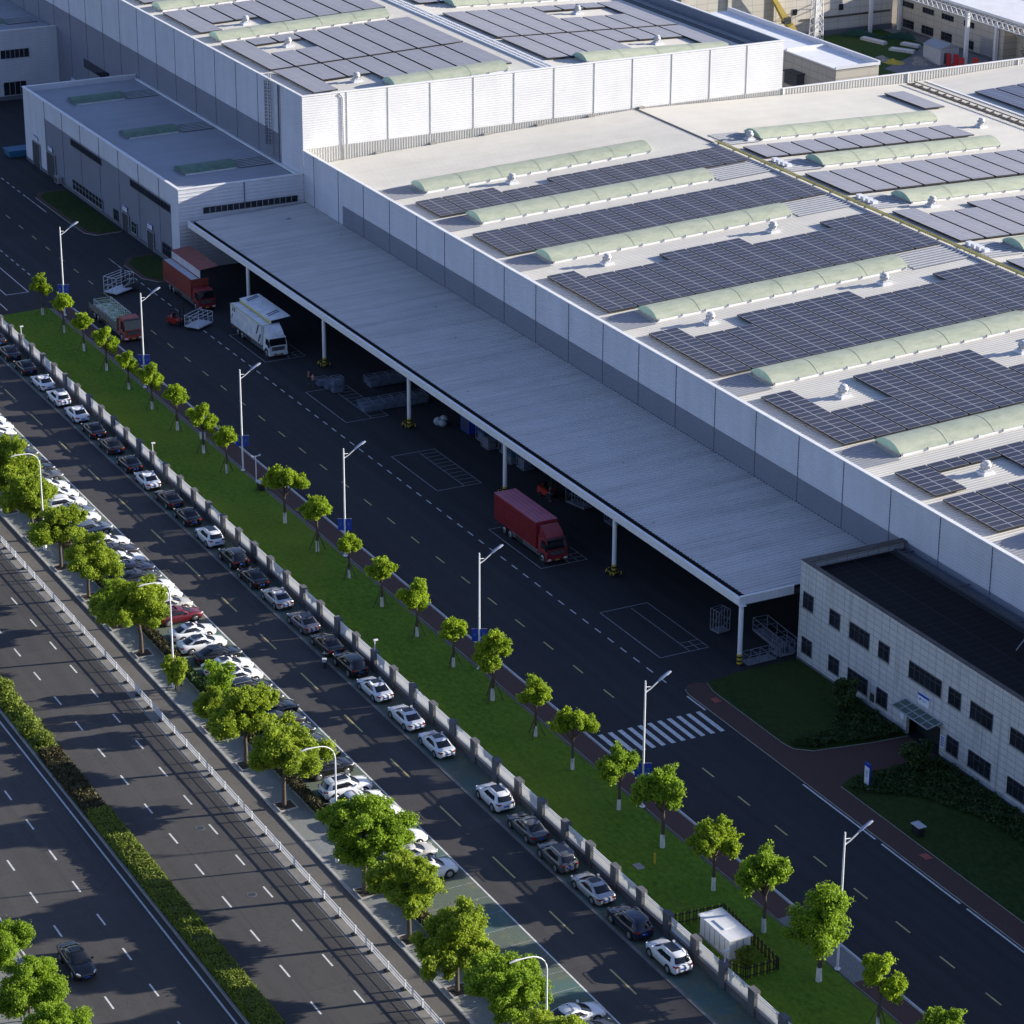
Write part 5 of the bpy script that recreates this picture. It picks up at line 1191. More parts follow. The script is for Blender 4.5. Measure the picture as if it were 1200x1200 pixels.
# ------------------------------------------------------------------ trucks
def wheels(root, xs, w=1.24, r=.52):
    for x in xs:
        for s in (-1, 1):
            m = MB(); m.cyl((x, s * (w - .42), r), r, r, s * .42, 'tyre', 18, 'y'); o = m.build('wheel', root)
            m = MB(); m.cyl((x, s * (w + .002), r), r * .6, r * .5, s * .03, 'rim', 14, 'y', False); m.cyl((x, s * (w + .03), r), r * .2, r * .18, s * .06, 'rim_dark', 10, 'y', False); m.build('rim', o)
def cab(root, x0, mat, zr_=2.75, deflect=True, defm=None):
    """cab-over truck cab, front at x0+2.0"""
    xf = x0 + 2.05; w = 1.22
    prof = [(x0, .75), (xf - .05, .62), (xf, 1.0), (xf - .02, 1.65), (xf - .32, zr_ - .12), (xf - .55, zr_), (x0, zr_)]
    b = MB(); n = len(prof)
    inset = [0, 0, .02, .02, .1, .14, .12]
    vs = [(x, -(w - i), z) for (x, z), i in zip(prof, inset)] + [(x, w - i, z) for (x, z), i in zip(prof, inset)]
    b.add(vs, [tuple(range(n))[::-1], tuple(range(n, 2 * n))] + [(i, (i + 1) % n, n + (i + 1) % n, n + i) for i in range(n)], mat)
    b.box(xf - .35, xf + .06, -w - .01, w + .01, .38, .74, mat); b.box(x0 + .1, xf - .4, -w + .1, w - .1, .45, .76, 'chassis')
    for s in (-1, 1): b.cyl((x0 + 1.05, s * .98, .52), .66, .66, s * .245, 'chassis', 16, 'y', False)
    b.build('cab', root)
    b = MB(); b.add([(xf + .008, -1.1, 1.68), (xf + .008, 1.1, 1.68), (xf - .27, 1.06, zr_ - .24), (xf - .27, -1.06, zr_ - .24)], [(0, 1, 2, 3)], 'car_glass'); b.build('windscreen', root)
    for s in (-1, 1):
        b = MB(); b.add([(xf - .12, s * 1.214, 1.62), (x0 + .75, s * 1.214, 1.62), (x0 + .75, s * 1.135, zr_ - .35), (xf - .42, s * 1.135, zr_ - .35)], [(0, 1, 2, 3)], 'car_glass'); b.build('side_window', root)
        b = MB(); b.box(xf - .05, xf + .05, s * 1.3 - .12, s * 1.3 + .12, 1.55, 2.2, 'black_trim'); b.bar((xf - .1, s * 1.15, 2.25), (xf, s * 1.3, 2.2), .05, 'black_trim'); b.build('mirror', root)
        b = MB(); b.box(xf + .06, xf + .085, s * .95 - .2, s * .95 + .2, .48, .68, 'head_lens'); b.build('headlight', root)
    b = MB(); b.box(xf - .01, xf + .025, -.85, .85, 1.02, 1.5, 'black_trim')
    for i in range(3): b.box(xf + .025, xf + .035, -.8, .8, 1.1 + i * .14, 1.13 + i * .14, 'steel')
    b.box(xf + .06, xf + .09, -.6, .6, .42, .6, 'black_trim'); b.build('grille', root)
    b = MB(); b.box(xf + .09, xf + .105, -.25, .25, .46, .58, 'plate_yellow'); b.build('number_plate', root)
    b = MB(); b.box(xf - .42, xf + .02, -1.08, 1.08, zr_ - .14, zr_ - .06, 'black_trim' if mat != 'truck_white' else mat); b.build('sun_visor', root)
    if deflect:
        zt_ = 3.75; b = MB(); p = [(x0 + .05, zr_), (xf - .5, zr_ + .02), (xf - .75, zr_ + .42), (x0 + .35, zt_), (x0 + .05, zt_)]
        vs = [(x, -1.02, z) for x, z in p] + [(x, 1.02, z) for x, z in p]; n = 5
        b.add(vs, [(4, 3, 2, 1, 0), (5, 6, 7, 8, 9)] + [(i, (i + 1) % n, n + (i + 1) % n, n + i) for i in range(n)], defm or mat); b.build('air_deflector', root)
def chassis(root, x0, x1):
    b = MB(); b.box(x0, x1, -.45, .45, .6, 1.0, 'chassis'); b.box(x0 + 3.2, x0 + 4.4, .55, 1.15, .45, .95, 'steel'); b.box(x0 + 4.6, x0 + 6.2, -1.2, -1.15, .45, .95, 'chassis'); b.box(x0 - .05, x0 + .1, -1.2, 1.2, .5, .62, 'truck_brick'); b.build('chassis', root)
    b = MB()
    for y in (-1.2, 1.16):
        for z in (.55, .75, .92): b.box(x0 + 3.2, x1 - .5, y, y + .04, z, z + .06, 'steel')
    b.build('side_guard', root)
t = thing('box_truck', 'dark red box truck with closed body parked between two canopy columns', 'truck', (-2.1, 27.5, 0))
chassis(t, -11.6, -.4); cab(t, -2.15, 'truck_red', 2.8, True); wheels(t, (-9.6, -8.25, -1.05))
b = MB(); b.box(-11.9, -2.45, -1.25, 1.25, 1.02, 3.98, 'truck_red')
for i in range(48): x = -11.85 + i * .197; b.box(x, x + .09, -1.275, 1.275, 1.15, 3.85, 'truck_red')
b.build('container', t)
b = MB(); b.box(-11.88, -2.47, -1.23, 1.23, 3.98, 4.0, 'truck_red_roof')
for y in (-.75, -.25, .25, .75): b.box(-11.8, -2.55, y - .02, y + .02, 4.0, 4.02, 'truck_red')
for y in (-1.27, 1.2): b.box(-11.9, -2.45, y, y + .07, 3.9, 4.03, 'truck_red_roof')
b.build('roof_panel', t)
b = MB(); b.box(-2.47, -2.43, -1.2, 1.2, 1.1, 3.95, 'truck_red'); b.build('front_panel', t)
def wing_truck(name, label, loc, side, roof, cabm, graphics, trim, defl):
    t = thing(name, label, 'truck', loc); chassis(t, -12.4, -.4); cab(t, -2.15, cabm, 2.75, defl); wheels(t, (-10.4, -9.0, -1.05))
    x0, x1 = -12.7, -2.5
    b = MB(); b.box(x0, x1, -1.25, 1.25, .98, 1.16, 'deck', 'deck'); b.box(x0, x0 + .08, -1.25, 1.25, 1.16, 3.75, side); b.box(x1 - .08, x1, -1.25, 1.25, 1.16, 3.75, side)
    b.box(x0 + .08, x1 - .08, -.08, .08, 3.6, 3.76, trim); b.build('body_frame', t)
    b = MB(); b.box(x0 + .08, x1 - .08, -1.25, -1.19, 1.16, 3.7, side); b.box(x0, x1, -1.27, -1.15, 3.68, 3.78, trim); b.box(x0 + .05, x0 + .13, -1.265, -1.25, 1.16, 3.7, trim); b.box(x1 - .13, x1 - .05, -1.265, -1.25, 1.16, 3.7, trim)
    b.build('closed_side', t)
    b = MB(); b.box(x0 + .08, x1 - .08, -1.15, -.09, 3.70, 3.76, roof); b.build('roof_panel', t)
    b = MB(); b.box(x0, x1, .09, .15, 3.78, 4.85 if not graphics else 4.15, roof if not graphics else trim); zt_ = 4.85 if not graphics else 4.15
    dz = .25; 
    b.add([(x0, .05, zt_), (x1, .05, zt_), (x1, 2.75, zt_ + dz), (x0, 2.75, zt_ + dz), (x0, .05, zt_ + .06), (x1, .05, zt_ + .06), (x1, 2.75, zt_ + dz + .06), (x0, 2.75, zt_ + dz + .06)], [(0, 3, 2, 1), (4, 5, 6, 7), (0, 1, 5, 4), (1, 2, 6, 5), (2, 3, 7, 6), (3, 0, 4, 7)], side)
    b.build('raised_wing', t)
    b = MB(); b.box(x0 + .1, x1 - .1, 1.26, 1.31, .45, 1.14, side); b.build('drop_side', t)
    if graphics:
        g = MB()
        for xa, z0, z1, sl, w in ((-3.75, 1.3, 2.5, .7, .42), (-4.35, 2.2, 3.6, .8, .42), (-2.95, 1.16, 2.0, .3, .2), (-12.2, 2.9, 3.5, .4, .3), (-11.6, 2.9, 3.55, .4, .3), (-12.4, 1.9, 2.6, .35, .25)):
            g.quad((xa, -1.254, z0), (xa + w, -1.254, z0), (xa + w + sl, -1.254, z1), (xa + sl, -1.254, z1), 'graphic_navy')
        for xa in (-5.0, -4.4, -11.7, -11.2):
            z = zt_ + .07; q = lambda y: z + dz * (y - .05) / 2.7 + .004
            g.quad((xa, .5, q(.5)), (xa + .3, .5, q(.5)), (xa - .4, 2.3, q(2.3)), (xa - .7, 2.3, q(2.3)), 'graphic_navy')
        g.build('stripe_graphic', t)
    return t
wing_truck('wing_truck', 'white wing-body truck with one side raised and dark slanted stripes', (-75.2, 27.5, 0), 'truck_white', 'truck_white', 'truck_white', True, 'truck_yellow', True)
wing_truck('wing_truck', 'orange-red wing-body truck with one side raised beside the annex', (-96.9, 26.6, 0), 'truck_orange', 'truck_grey_roof', 'truck_red', False, 'truck_orange', False)
t = thing('flatbed_truck', 'brick red flatbed truck carrying wire cages at the lawn kerb', 'truck', (-89.2, 13.5, 0)); chassis(t, -13, -.4); cab(t, -2.15, 'truck_brick', 3.05, False); wheels(t, (-11.2, -9.85, -1.05))
b = MB(); b.box(-13.2, -2.7, -1.25, 1.25, 1.0, 1.3, 'deck'); b.box(-13.2, -2.7, -1.27, -1.23, 1.3, 1.75, 'deck'); b.box(-2.75, -2.6, -1.25, 1.25, 1.3, 2.6, 'deck'); b.build('load_bed', t)
def cage_mesh(Lx, Ly, H, m1='cage', m2='cage', low=False, nx=3):
    b = MB(); r = .055
    b.box(0, Lx, 0, Ly, .10, .2, m1)
    for x in (.3, Lx - .3):
        for y in (.2, Ly - .2): b.box(x - .08, x + .08, y - .08, y + .08, 0, .1, m1)
    for i in range(nx + 1):
        x = Lx * i / nx
        for y in (0, Ly):
            if low and y == Ly: b.bar((x, y, .2), (x, y, H * .5), r, m1)
            else: b.bar((x, y, .2), (x, y, H), r, m1)
        b.bar((x, 0, H), (x, Ly, H), r, m2) if not low or i in (0, nx) else None
        if i in (0, nx):
            for k in range(1, 3): b.bar((x, 0, .2 + (H - .2) * k / 3), (x, Ly, .2 + (H - .2) * k / 3), r * .7, m2)
            b.bar((x, 0, .2), (x, Ly, H * .7), r * .6, m2)
    for y in (0, Ly):
        b.bar((0, y, H), (Lx, y, H), r, m1)
        b.bar((0, y, .2 + (H - .2) * .5), (Lx, y, .2 + (H - .2) * .5), r * .7, m2)
    return b
for i, x in enumerate((-100.6, -98.0, -95.4)):
    r = thing('wire_cage', 'pale green wire cage on the flatbed truck, %s from its cab' % ORD[3 - i], 'wire cage', (x, 12.35, 1.3), 0, 'wire cages on the flatbed truck')
    cage_mesh(2.4, 2.3, 1.35, 'cage', 'cage_green').build('frame', r)
    for k in range(3):
        b = MB()
        for j in range(3): b.box(.15 + j * .75, .75 + j * .75, .2 + k * .66, .7 + k * .66, .2, .55 + .12 * ((j + k) % 2), 'cage_green' if (j + k) % 3 else 'cage')
        b.build('tray', r)
def forklift(loc, rot, label, paint='lift_red'):
    r = thing('forklift', label, 'forklift', loc, rot); b = MB()
    b.add([(-1.3, -.55, .35), (.5, -.55, .25), (.5, .55, .25), (-1.3, .55, .35), (-1.25, -.5, 1.15), (-.1, -.55, .95), (-.1, .55, .95), (-1.25, .5, 1.15), (.5, -.55, .75), (.5, .55, .75)],
          [(0, 3, 2, 1), (0, 1, 8, 5, 4), (3, 7, 6, 9, 2), (0, 4, 7, 3), (4, 5, 6, 7), (5, 8, 9, 6), (1, 2, 9, 8)], paint); b.build('body', r)
    b = MB(); b.box(-.55, -.1, -.3, .3, .95, 1.1, 'black_trim'); b.box(-.62, -.5, -.3, .3, 1.05, 1.6, 'black_trim'); b.build('seat', r)
    b = MB()
    for y in (-.5, .5): b.tube([(-.95, y, 1.05), (-.7, y, 2.15), (.3, y, 2.2), (.52, y, .7)], .045, 'black_trim', 5)
    for x in (-.6, -.3, 0, .25): b.bar((x, -.5, 2.18), (x, .5, 2.18), .05, 'black_trim')
    b.build('overhead_guard', r)
    b = MB()
    for y in (-.4, .4): b.box(.62, .75, y - .06, y + .06, .05, 3.2, 'black_trim')
    for z in (.4, 1.8, 3.1): b.box(.62, .74, -.4, .4, z, z + .1, 'black_trim')
    b.build('mast', r); b = MB()
    for y in (-.35, .35): b.box(.78, 1.95, y - .06, y + .06, .12, .17, 'dark_steel'); b.box(.76, .82, y - .06, y + .06, .12, .75, 'dark_steel')
    b.build('fork', r)
    for x, rr_ in ((-.85, .26), (.35, .33)):
        for s in (-1, 1): m = MB(); m.cyl((x, s * .42, rr_), rr_, rr_, s * .2, 'tyre', 14, 'y'); m.build('wheel', r)
    return r
forklift((-93.2, 21.0, 0), R(35), 'red forklift lifting a white wire cage near the orange-red truck'); forklift((-110.0, 20.6, 0), R(-115), 'dark forklift behind a raised white wire cage on the yard road', 'chassis'); forklift((-19.0, 35.6, 0), R(20), 'red forklift in the shade behind the dark red truck')
for i, (loc, rot, lab, a) in enumerate((((-91.2, 21.2, .25), R(35), 'white wire cage on the forks of the forklift near the orange-red truck', (2.2, 3.2, 1.6)), ((-109.6, 16.9, .3), R(30), 'white wire cage held up behind the flatbed truck', (2.2, 3.6, 2.3)),
                       ((19.2, 33.0, 0), R(8), 'narrow upright cage trolley under the canopy end', (1.3, 1.4, 2.4)), ((21.3, 36.6, 0), R(-4), 'long wire cage lying under the canopy end behind the trolley', (6.0, 1.6, 1.5)), ((28.0, 31.9, 0), R(92), 'low wire cage on the canopy edge beside the end column', (3.2, 1.2, 1.1)), ((27.7, 35.6, 0), R(90), 'open wire crate beside the office wall under the canopy', (1.7, 1.4, 1.5)), ((-16.6, 36.4, 0), R(12), 'tall cage frame carried by the shaded forklift', (3.0, 1.3, 2.3)), ((-9.8, 37.4, 0), 0, 'small cage frame in the shade behind the dark red truck', (1.7, 1.2, 1.8)))):
    r = thing('wire_cage', lab, 'wire cage', loc, rot); cage_mesh(*a, 'cage' if i < 2 else 'cage_shade', 'cage' if i < 2 else 'cage_blue', nx=3).build('frame', r)
    b = MB(); b.box(.1, a[0] - .1, .1, a[1] - .1, .2, .26, 'cage' if i < 2 else 'cage_shade'); b.build('floor_tray', r)
cr = thing('stacking_crate', 'c', 'crate'); cage_mesh(1.15, 1.35, .95, 'cage_blue', 'cage_shade', nx=2).build('frame', cr); b = MB(); b.box(.1, 1.05, .12, 1.2, .2, .62, 'cage_blue'); b.build('tray', cr)
ci = 0
def crate(x, y, z, label, grp):
    global ci
    o = cr if ci == 0 else dup(cr); ci += 1; o.location = (x, y, z); o.rotation_euler.z = rnd.uniform(-.05, .05); tag(o, label, 'crate', grp)
for r_, (xa, y, n) in enumerate(((-53.3, 28.6, 6), (-54.6, 28.8, 6), (-61.0, 33.0, 5), (-62.3, 33.2, 5))):
    for k in range(n): crate(xa, y + k * 1.42, 0, 'blue-grey stacking crate in the shaded %s row under the canopy, %s from the yard' % (['nearest', 'second', 'third', 'farthest'][r_], ORD[k + 1]), 'crates under the canopy')
for k, (x, y, z) in enumerate(((-64.2, 27.6, 0), (-62.6, 28.0, 0), (-61.2, 28.2, 0), (-61.2, 28.2, .95))): crate(x, y, z, ['blue-grey crate nearest the worker in orange', 'blue-grey crate between the two yard workers', 'lower crate of the pair stacked in the marked truck bay', 'upper crate of the pair stacked in the marked truck bay'][k], 'crates in the truck bay')
for i, (x, y, h) in enumerate(((-38.5, 36.5, 2.0), (-36.2, 36.0, 1.5), (-33.6, 37.0, 2.2), (-31, 36.2, 1.7), (-28.6, 36.6, 2.0), (-72, 39, 2.4), (-78, 40, 2.6), (-84, 39, 2.4))):
    r = thing('storage_rack', 'shaded pallet rack under the canopy, %s from the far left' % ORD[i - 4 if i > 4 else i + 4], 'rack', (x, y, 0), 0, 'racks under the canopy'); cage_mesh(1.8, 1.3, h, 'cage_shade', 'cage_blue').build('frame', r)
    b = MB(); b.box(.15, 1.6, .15, 1.1, .25, .8, 'cage_shade' if i % 2 else 'cage_blue'); b.box(.2, 1.5, .15, 1.1, .85, 1.2, 'skip_blue' if i % 3 == 0 else 'cage_shade'); b.build('load', r)
rk = bpy.data.objects['storage_rack']
for i in range(22):
    o = dup(rk if i % 2 else bpy.data.objects['storage_rack.002']); o.location = (-108 + i * 4.1 + rnd.uniform(-.6, .6), 40.5 + rnd.uniform(-1.5, 3.5), 0); o.rotation_euler.z = rnd.uniform(-.15, .15)
    tag(o, 'dim stacked rack deep under the canopy near the hall wall, %s from the far left' % ORD[i + 1], 'rack', 'racks deep under the canopy')
b = MB(); b.box(0, 2.2, 0, 1.6, .08, 3.0, 'blue_sign'); b.box(.1, 2.1, -.01, 0, .2, 2.9, 'graphic_navy'); kx = thing('storage_locker', 'tall blue locker in shade under the canopy', 'locker', (-42.2, 36.4, 0)); b.build('body', kx); b = MB(); b.box(.05, 2.15, .05, 1.55, 0, .08, 'dark_steel'); b.build('base', kx)
bgm = MB(); L_ = [((0, 0, .45), .6), ((.7, .2, .4), .5), ((.25, .6, .75), .5)]
for (c_, r_) in L_: bgm.lathe([(r_ * .5, -r_ * .8), (r_ * .95, -r_ * .4), (r_, 0), (r_ * .85, r_ * .45), (r_ * .4, r_ * .75), (.05, r_ * .85)], c_, 'bag_white', 12)
o = bgm.build('bulk_bags', loc=(-44.8, 34.8, 0)); tag(o, 'heap of white bulk bags beside a canopy column', 'bags')

# ------------------------------------------------------------------ people
def person(loc, rot, label, top, legs, arm=.25, lean=0.):
    """standing figure grown with a skin modifier; clothing and hair are children"""
    def skin(name, V, E, rad, mat, parent=None, lv=1):
        me = bpy.data.meshes.new(name); me.from_pydata(V, E, []); o = bpy.data.objects.new(name, me); COL.objects.link(o)
        sk = o.modifiers.new('skin', 'SKIN'); sk.use_smooth_shade = True
        for i, r in enumerate(rad): me.skin_vertices[0].data[i].radius = (r, r)
        me.skin_vertices[0].data[0].use_root = True
        ss = o.modifiers.new('sub', 'SUBSURF'); ss.levels = lv; ss.render_levels = lv
        me.materials.append(MT[mat])
        if parent: o.parent = parent
        return o
    V = [(0, 0, .95), (0, 0, 1.2), (lean, 0, 1.42), (lean, 0, 1.52), (lean + .02, 0, 1.62), (lean + .02, 0, 1.73),
         (lean, .19, 1.40), (lean + .05, .24, 1.13), (lean + arm, .2, .95), (lean + arm + .07, .2, .90), (lean, -.19, 1.40), (lean + .05, -.24, 1.13), (lean + arm, -.2, .95), (lean + arm + .07, -.2, .90),
         (0, .1, .88), (.03, .11, .48), (-.02, .12, .08), (.12, .13, .04), (0, -.1, .88), (-.02, -.11, .48), (-.1, -.12, .08), (.04, -.13, .04)]
    E = [(0, 1), (1, 2), (2, 3), (3, 4), (4, 5), (2, 6), (6, 7), (7, 8), (8, 9), (2, 10), (10, 11), (11, 12), (12, 13), (0, 14), (14, 15), (15, 16), (16, 17), (0, 18), (18, 19), (19, 20), (20, 21)]
    rad = [.13, .125, .14, .055, .095, .085, .06, .045, .036, .035, .06, .045, .036, .035, .095, .065, .045, .04, .095, .065, .045, .04]
    o = skin('person', V, E, rad, 'skin'); o.location = loc; o.rotation_euler.z = rot; tag(o, label, 'person')
    skin('jacket', [V[i] for i in (0, 1, 2, 6, 7, 8, 10, 11, 12)], [(0, 1), (1, 2), (2, 3), (3, 4), (4, 5), (2, 6), (6, 7), (7, 8)], [.15, .145, .158, .076, .06, .05, .076, .06, .05], top, o)
    skin('trousers', [V[i] for i in (0, 14, 15, 16, 18, 19, 20)], [(0, 1), (1, 2), (2, 3), (0, 4), (4, 5), (5, 6)], [.15, .11, .08, .062, .11, .08, .062], legs, o)
    skin('hair', [(lean, 0, 1.68), (lean - .01, 0, 1.76)], [(0, 1)], [.102, .085], 'black_trim', o)
    return o
person((-64.6, 26.9, 0), R(70), 'worker in orange jacket beside crates in the truck bay', 'cloth_orange', 'cloth_dark')
person((-63.3, 26.9, 0), R(110), 'worker in tan top standing between crates in the truck bay', 'cloth_tan', 'cloth_dark')
person((-17.6, 35.0, 0), R(40), 'worker in blue beside the shaded forklift under the canopy', 'cloth_blue', 'cloth_dark')
person((55.9, -49.4, .13), R(0), 'pedestrian in white top at the pavement under the corner trees', 'sign_white', 'cloth_dark')
sc = thing('scooter', 'black scooter standing beside parked black cars at the lane edge', 'scooter', (9.3, -3.9, 0), R(150)); b = MB()
b.tube([(-.75, 0, .55), (-.45, 0, .72), (-.05, 0, .60), (.05, 0, .32), (.45, 0, .34), (.6, 0, .75), (.52, 0, .98)], [.10, .17, .15, .10, .10, .12, .08], 'black_trim', 8); b.box(-.1, .4, -.16, .16, .26, .32, 'black_trim'); b.build('body', sc)
b = MB(); b.tube([(-.78, 0, .78), (-.4, 0, .83), (-.05, 0, .76)], [.1, .14, .1], 'cloth_dark', 8); b.build('seat', sc); b = MB(); b.bar((.48, -.32, 1.02), (.48, .32, 1.02), .05, 'steel'); b.build('handlebar', sc)
b = MB(); b.box(-1.1, -.75, -.2, .2, .8, 1.12, 'white_dull'); b.build('top_box', sc)
for x in (-.58, .68): m = MB(); m.cyl((x, -.06, .25), .25, .25, .12, 'tyre', 14, 'y'); m.build('wheel', sc)

# ------------------------------------------------------------------ left gate area
for i, (loc, m, lab) in enumerate((((-184.2, 33.2, 0), 'skip_teal', 'teal waste container behind the far corner of the annex'), ((-183.6, 29.4, 0), 'skip_blue', 'light blue waste container at the far corner of the annex'))):
    r = thing('waste_container', lab, 'container', loc); b = MB(); L0, W0, H0 = (2.4, 2.8, 3.2) if i == 0 else (2.6, 3.4, 1.2)
    b.add([(-L0 / 2, -W0 / 2, .15), (L0 / 2, -W0 / 2, .15), (L0 / 2, W0 / 2, .15), (-L0 / 2, W0 / 2, .15), (-L0 / 2 - .2, -W0 / 2 - .2, H0), (L0 / 2 + .2, -W0 / 2 - .2, H0), (L0 / 2 + .2, W0 / 2 + .2, H0), (-L0 / 2 - .2, W0 / 2 + .2, H0)], [(0, 3, 2, 1), (4, 5, 6, 7), (0, 1, 5, 4), (1, 2, 6, 5), (2, 3, 7, 6), (3, 0, 4, 7)], m)
    b.build('body', r); b = MB()
    for s in (-1, 1): b.box(-L0 / 2 - .25, L0 / 2 + .25, s * (W0 / 2 + .2) - .06, s * (W0 / 2 + .2) + .06, H0 - .15, H0 + .03, m)
    b.build('rim_bar', r); b = MB(); b.box(-L0 / 2, -L0 / 2 + .3, -W0 / 2, W0 / 2, 0, .15, 'chassis'); b.box(L0 / 2 - .3, L0 / 2, -W0 / 2, W0 / 2, 0, .15, 'chassis'); b.build('skid', r)
w_ = thing('blue_railing', 'low blue railing at the foot of the tall hall beyond the annex', 'railing', (-206, 45.6, 0)); b = MB()
for z in (.4, .8, 1.2, 1.6): b.box(-8, 8, -.04, .04, z, z + .1, 'graphic_navy')
b.build('rails', w_)
for i in range(6): b = MB(); b.box(-8 + i * 3.2, -7.88 + i * 3.2, -.06, .06, 0, 1.75, 'graphic_navy'); b.build('post', w_)

# ------------------------------------------------------------------ courtyard behind the halls
surf('courtyard_lawn', lambda b: b.poly([(-200, 128), (-127, 128), (-127, 186), (-172, 186), (-178, 196), (-185, 204), (-199, 204)], -.05, .05, 'lawn_yard'))
surf('courtyard_paving', lambda b: b.sheet(-199, -116, 186, 207, -.01, 'grey_pavers'))
cb_ = thing('concrete_building', 'large stained concrete building at the back of the courtyard', 'building'); b = MB(); b.box(-260, -199.2, 100, 206.5, 0, 12, 'stone_wall_x'); b.box(-199.2, -199.0, 100, 206.5, 0, 1.0, 'plinth')
for y in (150, 160, 170, 180): b.box(-199.2, -198.7, y - .4, y + .4, 0, 12, 'stone_wall_x')
b.build('wall', cb_); b = MB(); b.box(-260.3, -198.8, 99.7, 206.4, 12, 12.3, 'concrete'); b.build('roof', cb_); b = MB(); b.box(-199.2, -199.02, 186, 206, 3.3, 3.6, 'office_roof_edge'); b.build('ledge', cb_)
for y in (171.5, 184.5, 194.8): window_y(cb_, y - .45, y + .45, 4.6, 5.6, -199.19, 1)
sb = thing('store_building', 'cream two-row-window building with roller door behind the courtyard', 'building'); b = MB(); b.box(-199.0, -166, 207.5, 222, 0, 6.6, 'stone_wall'); b.box(-199.0, -166.1, 207.3, 207.498, 0, .4, 'plinth'); b.build('wall', sb); b = MB(); b.box(-199.3, -165.7, 207.2, 222.4, 6.6, 6.9, 'white_dull'); b.build('roof', sb)
for x0, x1 in ((-197.2, -193.8), (-190.8, -187.4), (-184.8, -181.2), (-177.9, -174.9)): window_x(sb, x0, x1, 4.6, 5.5, 207.5, 4, 0)
for x0, x1 in ((-196.9, -193.4), (-190.8, -187.2), (-184.6, -181.4), (-177.5, -174.7)): window_x(sb, x0, x1, .7, 2.15, 207.5, 3, .4)
door_x(sb, -172.4, -169.2, 3.6, 207.5, 'steel', False)
ks = thing('small_annex', 'small cream lean-to with outside stair beyond the roller door', 'building'); b = MB(); b.box(-166, -155, 210.5, 220, 0, 4.6, 'stone_wall'); b.build('wall', ks); b = MB(); b.box(-166, -154.7, 210.2, 220.3, 4.6, 4.8, 'white_dull'); b.build('roof', ks); b = MB()
for i in range(8): b.box(-162 + i * .5, -161.4 + i * .5, 208.4, 210.3, 3.0 - i * .36, 3.06 - i * .36, 'dark_steel')
for y in (208.4, 210.2): b.bar((-162, y, 4), (-158, y, 1.2), .08, 'dark_steel'); b.bar((-162, y, 3), (-158, y, .1), .1, 'dark_steel')
b.build('stair', ks)
gr = thing('gantry_roof', 'white truss gantry roof on slim columns over the courtyard', 'gantry')
for x in (-197.4, -167.5, -140, -112):
    for y, h in ((200.4, 9.7), (207.0, 6.6)):
        b = MB(); b.box(x - .3, x + .3, y - .3, y + .3, 0, h, 'white_paint'); b.build('column', gr)
for y, z in ((200.4, 8.6), (206.9, 6.7)):
    b = MB()
    for zz in (z, z + 1.1): b.box(-199, -80, y - .06, y + .06, zz - .07, zz + .07, 'white_paint')
    for i in range(80): x = -199 + i * 1.5; b.bar((x, y, z), (x + .75, y, z + 1.1), .09, 'white_paint'); b.bar((x + .75, y, z + 1.1), (x + 1.5, y, z), .09, 'white_paint')
    b.build('truss', gr)
b = MB(); roof_y(b, -199, -80, [206.4, 216, 232], lambda y: 8.6 + (y - 206) * .02, 'white_panel_shade', .7, .08); b.box(-199, -80, 219, 220.2, 8.9, 9.25, 'graphic_navy'); b.box(-199, -80, 223, 223.8, 9, 9.3, 'graphic_navy'); b.box(-199, -80, 206.2, 206.4, 8.2, 8.7, 'cap'); b.build('roof', gr)
bx = thing('flat_roof_store', 'low store with white flat roof and parapet next to the tall hall', 'building'); b = MB(); b.box(-172, -127, 144.9, 153, 0, 13.55, 'stone_wall', 'cap'); b.build('wall', bx); b = MB()
b.box(-172, -126.8, 152.7, 153.1, 13.55, 14.2, 'white_sheet'); b.box(-127.1, -126.8, 144.7, 152.7, 13.55, 14.0, 'white_sheet'); b.box(-172, -127.1, 144.7, 145.0, 13.55, 13.72, 'cap'); b.box(-141.6, -141.2, 145, 152.7, 13.56, 14.0, 'cap'); b.build('parapet', bx)
b = MB(); b.box(-139.6, -135.6, 143.2, 144.9, 10.9, 11.1, 'dark_steel'); b.box(-139.4, -135.8, 143.4, 144.9, 9, 10.9, 'frame_dark'); b.build('wall_hood', bx)
tw = thing('lattice_tower', 'white steel lattice tower on the courtyard lawn', 'tower', (-191.1, 184, 0)); b = MB()
for sx in (-1, 1):
    for sy in (-1, 1): b.tube([(sx * 1.0, sy * 1.0, 0), (sx * .55, sy * .55, 14)], .1, 'white_paint', 5)
b.build('legs', tw); b = MB()
for i in range(10):
    a0, a1 = 1.0 - .045 * i, 1.0 - .045 * (i + 1); z0, z1 = i * 1.4, (i + 1) * 1.4
    for (p, q) in (((-1, -1), (1, -1)), ((1, -1), (1, 1)), ((1, 1), (-1, 1)), ((-1, 1), (-1, -1))): b.bar((p[0] * a0, p[1] * a0, z0), (q[0] * a1, q[1] * a1, z1), .08, 'white_paint'); b.bar((p[0] * a1, p[1] * a1, z1), (q[0] * a1, q[1] * a1, z1), .07, 'white_paint')
b.build('bracing', tw); b = MB(); b.box(-.35, .35, -.35, .35, 0, 14, 'white_paint'); b.build('riser', tw)
cn_ = thing('mobile_crane', 'yellow crane boom standing beside the concrete building', 'crane', (-198.0, 178.6, 0)); b = MB(); b.box(-3, 3, -1.4, 1.4, .7, 1.7, 'crane_yellow'); b.box(1.2, 2.8, -1.3, .2, 1.7, 2.9, 'crane_yellow'); b.build('carrier', cn_)
